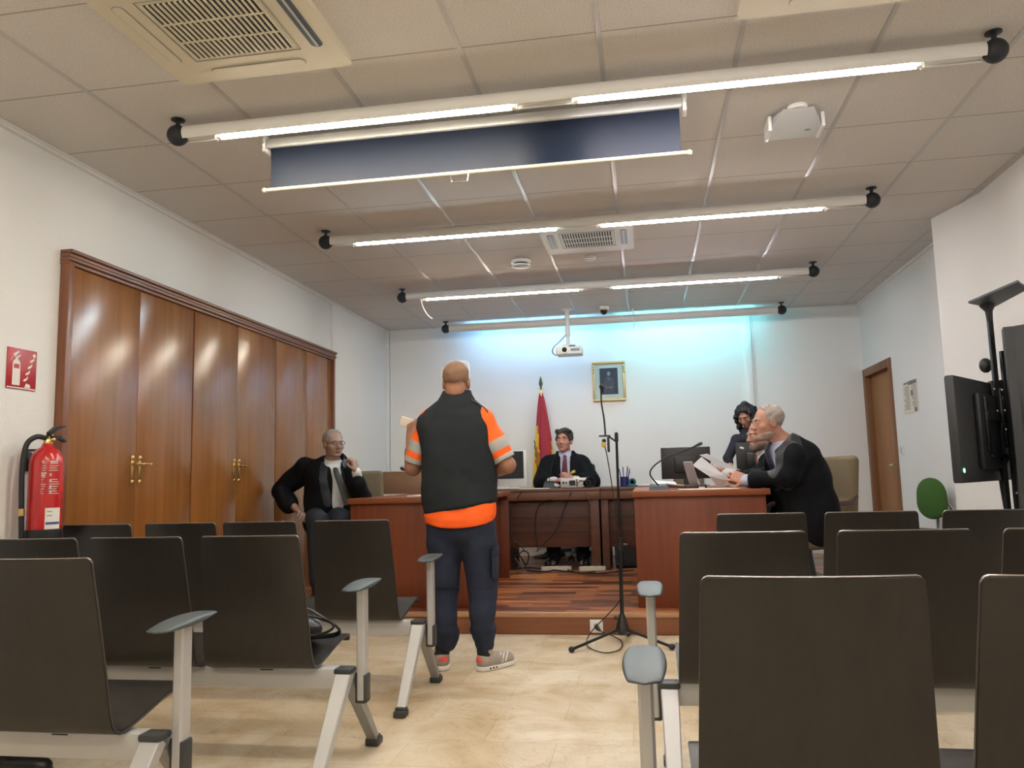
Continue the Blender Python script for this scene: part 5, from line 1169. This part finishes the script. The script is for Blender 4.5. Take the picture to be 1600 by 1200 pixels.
S.build('gown', ['robe', 'navy_lapel'], A_, VX, zones=lambda c: (np.minimum.reduce([seg_d(c, a, b) for a, b in lap]) < .036).astype(int), org=base)
S = SDF(); S.ell(pv, (.17, .17, .11), k=0)
for s in (0, 1): limb(S, [pv+_np(((s*2-1)*.08, 0, -.01)), kn[s], an[s]], [.10, .082, .06], .02); S.cone(an[s], an[s]-(0, 0, .055), .052, .044, .01)
S.shift(noise3(24, .004, 2)); S.build('trousers', 'suit', A_, .008, org=base)
for s in (0, 1): h_ = an[s]*[1, 1, 0]+[0, 0, PZ]-fw*.06; shoe('shoe', h_, h_+fw*.27, PZ, 'leather', A_, base)
# ---------------------------------------------------------------- the judge
YJ = 8.50
base = (-.83, 8.72, PZ); J = person('judge in black robe with wine tie, seated facing the room behind the long desk', base)
hd_ = Head(q(881.5, 689, YJ), (-.22, -.96, .10), (.03, .1, 1), k=1.08)
nk = q(884, 711, YJ+.05); ch = q(884, 734, YJ+.08); pv = _np((-.83, 8.72, PZ+.55))
shR, elR, wrR = q(858, 727, YJ+.07), q(850, 756, YJ-.02), q(866, 751, YJ-.22)
shL, elL, wrL = q(908, 726, YJ+.07), q(920, 756, YJ-.02), q(898, 748, YJ-.22)
elR[2] = max(elR[2], DZJ+.06); elL[2] = max(elL[2], DZJ+.06); wrR[2] = DZJ+.07; wrL[2] = DZJ+.075
fw = _np((0, -1, 0))
kn = [pv+_np((s*.15, -.36, -.03)) for s in (-1, 1)]; an = [_np((-.83+s*.15, 8.26, PZ+.09)) for s in (-1, 1)]
S = SDF(); hd_.add(S); S.cone(hd_.p(0, -.02, -.05), nk, .055, .058, .02); limb(S, [nk-(0, 0, .06), ch, pv], [.11, .14, .14], .03); limb(S, [shR, shL], [.06, .06])
limb(S, [shR, elR, wrR], [.05, .042, .028]); limb(S, [shL, elL, wrL], [.05, .042, .028])
hand(S, wrR, (.80, -.5, .15), (.3, .2, -.9), 1, .35, k=1.08); hand(S, wrL, (-.72, -.3, .5), (-.2, .3, -.5), -1, .45, k=1.08)
for s in (0, 1): limb(S, [pv+_np(((s*2-1)*.09, 0, 0)), kn[s], an[s]], [.085, .06, .04]); foot_body(S, an[s]*[1, 1, 0]+[0, 0, PZ], an[s]*[1, 1, 0]+[0, 0, PZ]+fw*.17)
body = S.build('body', 'skin_pink', J, VX, org=base)
hd_.details(body, brow='hair_brown', org=base, brow_t=.006)
def jx(S): hd_.ell(S, (.062, -.01, .0), (.024, .050, .055), .015); hd_.ell(S, (-.045, .045, .088), (.05, .045, .022), .015); hd_.ell(S, (.04, .04, .09), (.045, .045, .022), .015)
hd_.hair([((0, -.03, -.055), (0, .2, -1))], r=(.086, .106, .094), extra=jx, face=((0, .085, -.03), (.070, .080, .098)), mat_='hair_brown', parent=J, org=base, noise=.004)
S = SDF(); limb(S, [nk-(0, 0, .055), ch, ch-(0, 0, .2)], [.120, .150, .15], .03); S.cone(nk-(0, 0, .02), nk+_np((0, -.005, .03)), .070, .064, .01); S.cut(nk+(0, 0, .035), (0, .3, 1))
for a_, b_ in ((elR, wrR), (elL, wrL)): S.cone(a_*.45+b_*.55, b_*1.0, .045, .040, .01)
S.shift(noise3(40, .002, 4)); S.build('shirt', 'shirt_blue', J, VX, org=base)
S = SDF()
for a_, b_ in ((elR, wrR), (elL, wrL)): S.cone(a_*.55+b_*.45, b_*.95+a_*.05, .050, .047, .0)
S.shift(noise3(90, .005, 3)); S.build('lace_cuff', 'manila', J, .006, org=base)
g = MB(); g.tube([Vector(p)-Vector(base) for p in (nk+_np((0, -.072, .015)), nk+_np((.002, -.128, -.04)), ch+_np((0.005, -.160, .0)), ch+_np((.01, -.155, -.12)))], [.022, .018, .028, .034], 12, smooth=4, flat=.35); g.build('tie', 'tie_wine', J)
S = SDF(); limb(S, [nk-(0, 0, .05), ch, ch-(0, 0, .18), pv-(0, 0, .0)], [.125, .175, .185, .19], .04); limb(S, [shR, shL], [.095, .095], .03)
limb(S, [shR, elR], [.105, .112], .04); limb(S, [shL, elL], [.105, .115], .04); limb(S, [elR, elR*.5+wrR*.5], [.105, .075], .02); limb(S, [elL, elL*.45+wrL*.55], [.105, .078], .02)
S.cone(nk+_np((0.0, -.13, .04)), ch+_np((.0, -.20, -.25)), .052, .070, .006, 's'); S.cone(nk, nk+_np((0, 0, .2)), .078, .10, .01, 's'); S.cone(nk+_np((0, -.08, .03)), nk+_np((0, -.08, .15)), .07, .09, .01, 's')
S.shift(noise3(20, .008, 6)); S.build('robe', 'robe', J, .0065, org=base)
S = SDF(); S.ell(pv, (.17, .17, .11), k=0)
for s in (0, 1): limb(S, [pv+_np(((s*2-1)*.09, 0, -.01)), kn[s], an[s]], [.10, .085, .07], .02); S.cone(an[s], an[s]-(0, 0, .055), .052, .044, .01)
S.shift(noise3(24, .004, 2)); S.build('trousers', 'suit', J, .008, org=base)
for s in (0, 1): h_ = an[s]*[1, 1, 0]+[0, 0, PZ]-fw*.06; shoe('shoe', h_, h_+fw*.27+_np(((s*2-1)*.05, 0, 0)), PZ, 'leather', J, base)
tag(SDF().chain([wrL+_np((-.03, -.05, .075)), wrL+_np((0, -.06, .09))], [.012, .016], k=.01).build('crumpled_tissue', 'yellow_tape', None, .005), 'small yellowish crumpled note in the judge\'s hand', 'note')
# ---------------------------------------------------------------- white-haired lawyer at the right desk
YW = 5.72
base = (1.20, 5.86, PZ); Wm = person('white-haired bearded lawyer in black gown leaning on the right desk, seen in profile', base)
hd_ = Head(q(1199, 661, YW), (-.95, -.30, -.02), (-.06, 0, 1), k=1.03)
nk = q(1222, 692, YW+.03); ch = q(1238, 722, YW+.05); ml = q(1252, 755, YW+.08); pv = q(1262, 792, YW+.10)
shL, elL, wrL = q(1234, 716, YW-.12), q(1228, 752, YW-.17), q(1166, 750, YW+.02)
shR, elR, wrR = q(1226, 712, YW+.24), q(1210, 748, YW+.26), q(1160, 747, YW+.13)
elL[2] = max(elL[2], .942+.075); wrL[2] = .942+.055; wrR[2] = .942+.06; elR[2] = .942+.075
fw = nrm((-.93, -.37, 0)); sd = _np((.37, -.93, 0))
kn = [_np((.99, 5.78, PZ+.50)), _np((.93, 6.06, PZ+.50))]; an = [_np((1.06, 5.74, PZ+.09)), _np((1.0, 6.1, PZ+.09))]
S = SDF(); hd_.add(S, 1.15); S.cone(hd_.p(0, -.025, -.05), nk, .060, .068, .02); 
limb(S, [nk+_np((.0, .02, -.03)), ch, ml, pv], [.10, .14, .14, .15], .03); limb(S, [shR, shL], [.06, .06])
limb(S, [shR, elR, wrR], [.05, .042, .030]); limb(S, [shL, elL, wrL], [.05, .042, .030])
hand(S, wrL, (-.80, .25, .35), (.1, .9, -.3), 1, .85, k=1.05); hand(S, wrR, (-.85, -.2, .15), (.1, -.9, -.1), -1, .8, k=1.05)
for s in (0, 1): limb(S, [pv+sd*(.09 if s == 0 else -.09), kn[s], an[s]], [.085, .06, .04]); foot_body(S, an[s]*[1, 1, 0]+[0, 0, PZ], an[s]*[1, 1, 0]+[0, 0, PZ]+fw*.16)
body = S.build('body', 'skin_pink', Wm, VX, org=base)
hd_.details(body, brow='hair_white', org=base, brow_t=.0035)
hd_.hair([((0, .058, .060), (0, .80, -.55)), ((0, -.05, -.055), (0, .3, -1)), ((0, .035, .01), (0, 1, -.1))], r=(.080, .1005, .0885), mat_='hair_white', parent=Wm, org=base, noise=.0035, sc=100)
S = SDF(); hd_.ell(S, (0, .064, -.091), (.036, .034, .030), 0); hd_.ell(S, (0, .024, -.074), (.0635, .0615, .045), .012); hd_.ell(S, (0, .092, -.053), (.026, .012, .007), .006); S.cone(hd_.p(-.02, .10, -.067), hd_.p(.02, .10, -.067), .006, .006, .003, 's')
S.cut(hd_.p(0, 0, -.050), hd_.R@_np((0, .35, 1)), .004); S.shift(noise3(150, .0012, 2)); S.build('beard', 'beard_white', Wm, .005, org=base)
S = SDF(); limb(S, [nk+_np((-.0, 0, -.05)), ch+fw*.01, ml], [.10, .15, .15], .03); S.cone(nk+_np((-.01, 0, -.02)), nk+_np((-.03, -.005, .03)), .076, .067, .01); S.cut(nk+_np((-.03, 0, .035)), (-.4, 0, 1))
for a_, b_ in ((elL, wrL), (elR, wrR)): S.cone(a_*.3+b_*.7, b_, .042, .042, 0)
S.build('shirt', 'shirt_blue', Wm, VX, org=base)
g = MB(); g.tube([Vector(p)-Vector(base) for p in (nk+fw*.085+_np((0, 0, .005)), nk+fw*.12+_np((0, 0, -.04)), ch+fw*.168+_np((0, 0, .0)), ml+fw*.17+_np((0, 0, .03)))], [.022, .024, .034, .036], 12, smooth=4, flat=.4); g.build('tie', 'tie_spot', Wm)
S = SDF(); limb(S, [nk+_np((.02, .01, -.04)), ch, ml, pv+_np((.02, 0, -.02)), pv+_np((.03, -.01, -.09))], [.115, .178, .195, .20, .19], .04); limb(S, [shR, shL], [.095, .095], .03)
limb(S, [shL, elL+_np((.01, .02, .0))], [.085, .072], .07); limb(S, [elL+_np((.01, .02, 0)), elL*.25+wrL*.75], [.075, .058], .05); limb(S, [shR, elR], [.10, .09], .04); limb(S, [elR, elR*.25+wrR*.75], [.085, .06], .03)
S.cone(nk+fw*.15+_np((0, 0, .06)), ml+fw*.24, .050, .065, .006, 's'); S.cone(nk, nk+_np((-.06, 0, .2)), .080, .11, .01, 's'); S.cone(nk+fw*.06+_np((0, 0, .02)), nk+fw*.1+_np((0, 0, .2)), .07, .1, .01, 's')
wr1 = noise3(19, .012, 6); wr2 = noise3(44, .004, 7); S.shift(lambda P: wr1(P*[1, 1, .5])+wr2(P))
lp = [(nk+_np((.04, .0, .03)), nk+_np((.0, -.14, -.02))), (nk+_np((.04, -.05, .0)), nk+_np((.03, -.15, -.06))), (nk+_np((-.02, -.15, -.05)), ch+fw*.14+_np((0, -.14, -.02))), (ch+fw*.14+_np((0, -.14, -.02)), ml+fw*.16+_np((0, -.12, .02)))]
S.build('gown', ['robe', 'satin'], Wm, VX, zones=lambda c: (np.minimum.reduce([seg_d(c, a, b) for a, b in lp]) < .078).astype(int), org=base)
S = SDF(); S.ell(pv, (.17, .17, .11), k=0)
for s in (0, 1): limb(S, [pv+sd*(.09 if s == 0 else -.09), kn[s], an[s]], [.10, .082, .062], .02); S.cone(an[s], an[s]-(0, 0, .055), .052, .044, .01)
S.shift(noise3(24, .004, 2)); S.build('trousers', 'suit', Wm, .008, org=base)
for s in (0, 1): h_ = an[s]*[1, 1, 0]+[0, 0, PZ]-fw*.06; shoe('shoe', h_, h_+fw*.26, PZ, 'leather', Wm, base)
# ---------------------------------------------------------------- bearded lawyer behind him
YG = 6.50
base = (1.12, 6.74, PZ); G = person('greying bearded lawyer behind the white-haired one, holding sheets of paper', base)
hd_ = Head(q(1187, 680, YG), (-.93, -.36, -.10), (-.08, 0, 1), k=1.0)
nk = q(1203, 706, YG+.04); ch = q(1214, 730, YG+.08); pv = _np((1.06, 6.72, PZ+.56))
shL, elL, wrL = q(1206, 726, YG-.10), q(1185, 752, YG-.12), q(1134, 738, YG-.06)
shR, elR, wrR = q(1200, 724, YG+.26), q(1180, 748, YG+.26), q(1150, 745, YG+.14)
fw = _np((-1, -.1, 0)); kn = [_np((.93, 6.60, PZ+.50)), _np((.93, 6.86, PZ+.50))]; an = [_np((1.0, 6.6, PZ+.09)), _np((1.0, 6.9, PZ+.09))]
S = SDF(); hd_.add(S); S.cone(hd_.p(0, -.02, -.05), nk, .055, .060, .02); limb(S, [nk-(0, 0, .05), ch, pv], [.10, .13, .14], .03); limb(S, [shR, shL], [.06, .06])
limb(S, [shR, elR, wrR], [.05, .042, .029]); limb(S, [shL, elL, wrL], [.05, .042, .029])
hand(S, wrL, (-.97, -.05, .12), (.1, .7, .5), 1, .55); hand(S, wrR, (-.95, -.1, .0), (0, -.7, -.4), -1, .6)
for s in (0, 1): limb(S, [pv+_np((0, (s*2-1)*.09, 0)), kn[s], an[s]], [.085, .06, .04]); foot_body(S, an[s]*[1, 1, 0]+[0, 0, PZ], an[s]*[1, 1, 0]+[0, 0, PZ]+fw*.16)
body = S.build('body', 'skin_pink', G, VX, org=base)
hd_.details(body, brow='hair_grey', org=base)
hd_.hair([((0, .045, .062), (0, .8, -.6)), ((0, -.05, -.05), (0, .3, -1)), ((0, .03, .01), (0, 1, -.1))], mat_='hair_grey', parent=G, org=base)
S = SDF(); hd_.ell(S, (0, .066, -.092), (.040, .040, .036), 0); hd_.ell(S, (0, .026, -.076), (.064, .062, .046), .012); hd_.ell(S, (0, .094, -.053), (.026, .011, .007), .006); S.cone(hd_.p(-.02, .10, -.067), hd_.p(.02, .10, -.067), .006, .006, .003, 's'); S.cut(hd_.p(0, 0, -.048), hd_.R@_np((0, .12, 1)), .004)
S.shift(noise3(150, .0015, 2)); S.build('beard', 'beard_brown', G, .005, org=base)
S = SDF(); limb(S, [nk-(0, 0, .05), ch, ch-(0, 0, .2)], [.11, .145, .14], .03); S.cone(elL*.35+wrL*.65, wrL, .042, .040, 0); S.cone(elR*.35+wrR*.65, wrR, .042, .040, 0); S.cone(nk-(0, 0, .02), nk+(0, 0, .02), .07, .065, .01); S.build('shirt', 'shirt', G, VX, org=base)
g = MB(); g.tube([Vector(p)-Vector(base) for p in (nk+fw*.075, nk+fw*.11+_np((0, 0, -.04)), ch+fw*.15, ch+fw*.155-_np((0, 0, .15)))], [.02, .02, .03, .034], 12, smooth=4, flat=.4); g.build('tie', 'tie_red', G)
S = SDF(); limb(S, [nk+_np((.02, 0, -.05)), ch, ch-(0, 0, .15), pv], [.12, .165, .18, .19], .04); limb(S, [shR, shL], [.09, .09], .03); limb(S, [shL, elL], [.09, .08], .03); limb(S, [elL, elL*.35+wrL*.65], [.08, .05], .02); limb(S, [shR, elR], [.09, .08], .03); limb(S, [elR, elR*.35+wrR*.65], [.08, .05], .02)
S.cone(nk+fw*.14+_np((0, 0, .05)), ch+fw*.20-_np((0, 0, .2)), .045, .06, .006, 's'); S.cone(nk, nk+_np((-.05, 0, .2)), .078, .11, .01, 's'); S.shift(noise3(20, .007, 6)); S.build('gown', 'robe', G, .0065, org=base)
S = SDF(); S.ell(pv, (.16, .17, .11), k=0)
for s in (0, 1): limb(S, [pv+_np((0, (s*2-1)*.09, 0)), kn[s], an[s]], [.10, .082, .062], .02); S.cone(an[s], an[s]-(0, 0, .055), .052, .044, .01)
S.build('trousers', 'suit', G, .009, org=base)
for s in (0, 1): h_ = an[s]*[1, 1, 0]+[0, 0, PZ]-fw*.06; shoe('shoe', h_, h_+fw*.26, PZ, 'leather', G, base)
# the papers he holds
pc_ = q(1108, 733, YG-.10)
def sheet(lbl, corners, y, dy=0): 
    o = thing('paper_sheet', lbl, 'paper', tuple(at(corners[0][0], corners[0][1], 1, y))); O = o.location
    P = [at(px, py, 1, y+dy*i) for i, (px, py) in enumerate(corners)]; g = MB(); g.loft([[p-O for p in P], [p-O+Vector((0, .0015, .0008)) for p in P]]); g.build('sheet', 'paper', o)
sheet('white sheet held up highest in the bearded lawyer\'s hand', [(1093, 711), (1105, 709), (1162, 737), (1150, 742)], 6.36, .03)
sheet('second white sheet slanting down-left from the bearded lawyer\'s hand', [(1082, 727), (1096, 714), (1134, 744), (1128, 757)], 6.30, .01)
sheet('third white sheet lying lowest under the bearded lawyer\'s hand', [(1108, 744), (1150, 741), (1160, 757), (1120, 760)], 6.26, .02)
# ---------------------------------------------------------------- woman standing behind
YS = 8.02
base = (1.22, 8.12, PZ); Wo = person('standing woman with long curly black hair and black top, looking down', base)
hd_ = Head(q(1165, 649, YS), (-.42, -.72, -.50), (-.25, -.35, 1), k=.95)
nk = q(1172, 670, YS+.06); ch = q(1176, 705, YS+.08); pv = _np((1.24, 8.14, PZ+.90))
shR, elR, wrR = q(1152, 688, YS+.02), q(1137, 716, YS-.03), q(1145, 744, YS-.14)
shL, elL, wrL = q(1196, 686, YS+.06), q(1206, 722, YS+.02), q(1196, 750, YS-.12)
S = SDF(); hd_.add(S, .9); S.cone(hd_.p(0, -.02, -.05), nk, .045, .048, .02); limb(S, [nk-(0, 0, .05), ch, ch-(0, 0, .15), pv], [.09, .115, .105, .13], .03, flat=((0, 1, 0), .75)); limb(S, [shR, shL], [.045, .045])
limb(S, [shR, elR, wrR], [.040, .033, .022]); limb(S, [shL, elL, wrL], [.040, .033, .022]); hand(S, wrR, (.1, -.3, -.95), (.7, 0, 0), 1, .3, k=.9); hand(S, wrL, (-.1, -.3, -.95), (-.7, 0, 0), -1, .3, k=.9)
for s in (-1, 1): limb(S, [pv+_np((s*.085, 0, -.02)), _np((1.24+s*.09, 8.12, PZ+.48)), _np((1.24+s*.09, 8.14, PZ+.08))], [.085, .055, .036]); foot_body(S, _np((1.24+s*.09, 8.18, PZ)), _np((1.24+s*.10, 7.98, PZ)))
body = S.build('body', 'skin', Wo, VX, org=base); hd_.details(body, brow='hair_black', org=base)
def curls(S):
    rr = random.Random(4)
    for k in range(30):
        a = -2.15+4.3*k/29; L = rr.uniform(.20, .27); ph = rr.uniform(0, 6); pts = []
        for j in range(9):
            u = j/8; rad = .078+.026*math.sin(min(1, u*2.2)*PI/2)+.012*math.sin(ph+u*16); aa = a+.10*math.cos(ph+u*16)
            pts.append(hd_.p(rad*math.sin(aa), -rad*math.cos(aa)*1.1-.012, .07-L*u))
        S.chain(pts, [.014, .016, .017, .017, .017, .016, .015, .013, .009], .006)
hd_.hair([], r=(.088, .106, .094), face=((0, .085, -.03), (.062, .080, .100)), late=curls, mat_='hair_black', parent=Wo, org=base, noise=.006, sc=90, name='curly_hair')
S = SDF(); limb(S, [nk-(0, 0, .05), ch, ch-(0, 0, .15), pv-(0, 0, .02)], [.105, .135, .125, .145], .03, flat=((0, 1, 0), .8)); limb(S, [shR, shL], [.058, .058], .03); limb(S, [shR, elR], [.058, .050], .02); limb(S, [shL, elL], [.058, .050], .02); S.cone(elR, elR*.8+wrR*.2, .050, .046, .01); S.cone(elL, elL*.8+wrL*.2, .050, .046, .01)
S.cone(nk, nk+_np((0, 0, .2)), .055, .09, .01, 's'); S.shift(noise3(24, .005, 2)); S.build('black_top', 'suit', Wo, VX, org=base)
S = SDF(); S.ell(pv-(0, 0, .03), (.165, .13, .12), k=0)
for s in (-1, 1): limb(S, [pv+_np((s*.085, 0, -.04)), _np((1.24+s*.09, 8.12, PZ+.48)), _np((1.24+s*.09, 8.14, PZ+.10))], [.10, .075, .065], .02)
S.build('trousers', 'suit', Wo, .009, org=base)
for s in (-1, 1): shoe('shoe', (1.24+s*.09, 8.20, PZ), (1.24+s*.10, 7.96, PZ), PZ, 'leather', Wo, base, w=.85)
vs = bpy.context.scene.view_settings; vs.view_transform = 'Standard'; vs.look = 'None'; vs.gamma = 1; vs.use_curve_mapping = False; vs.exposure = 1.6
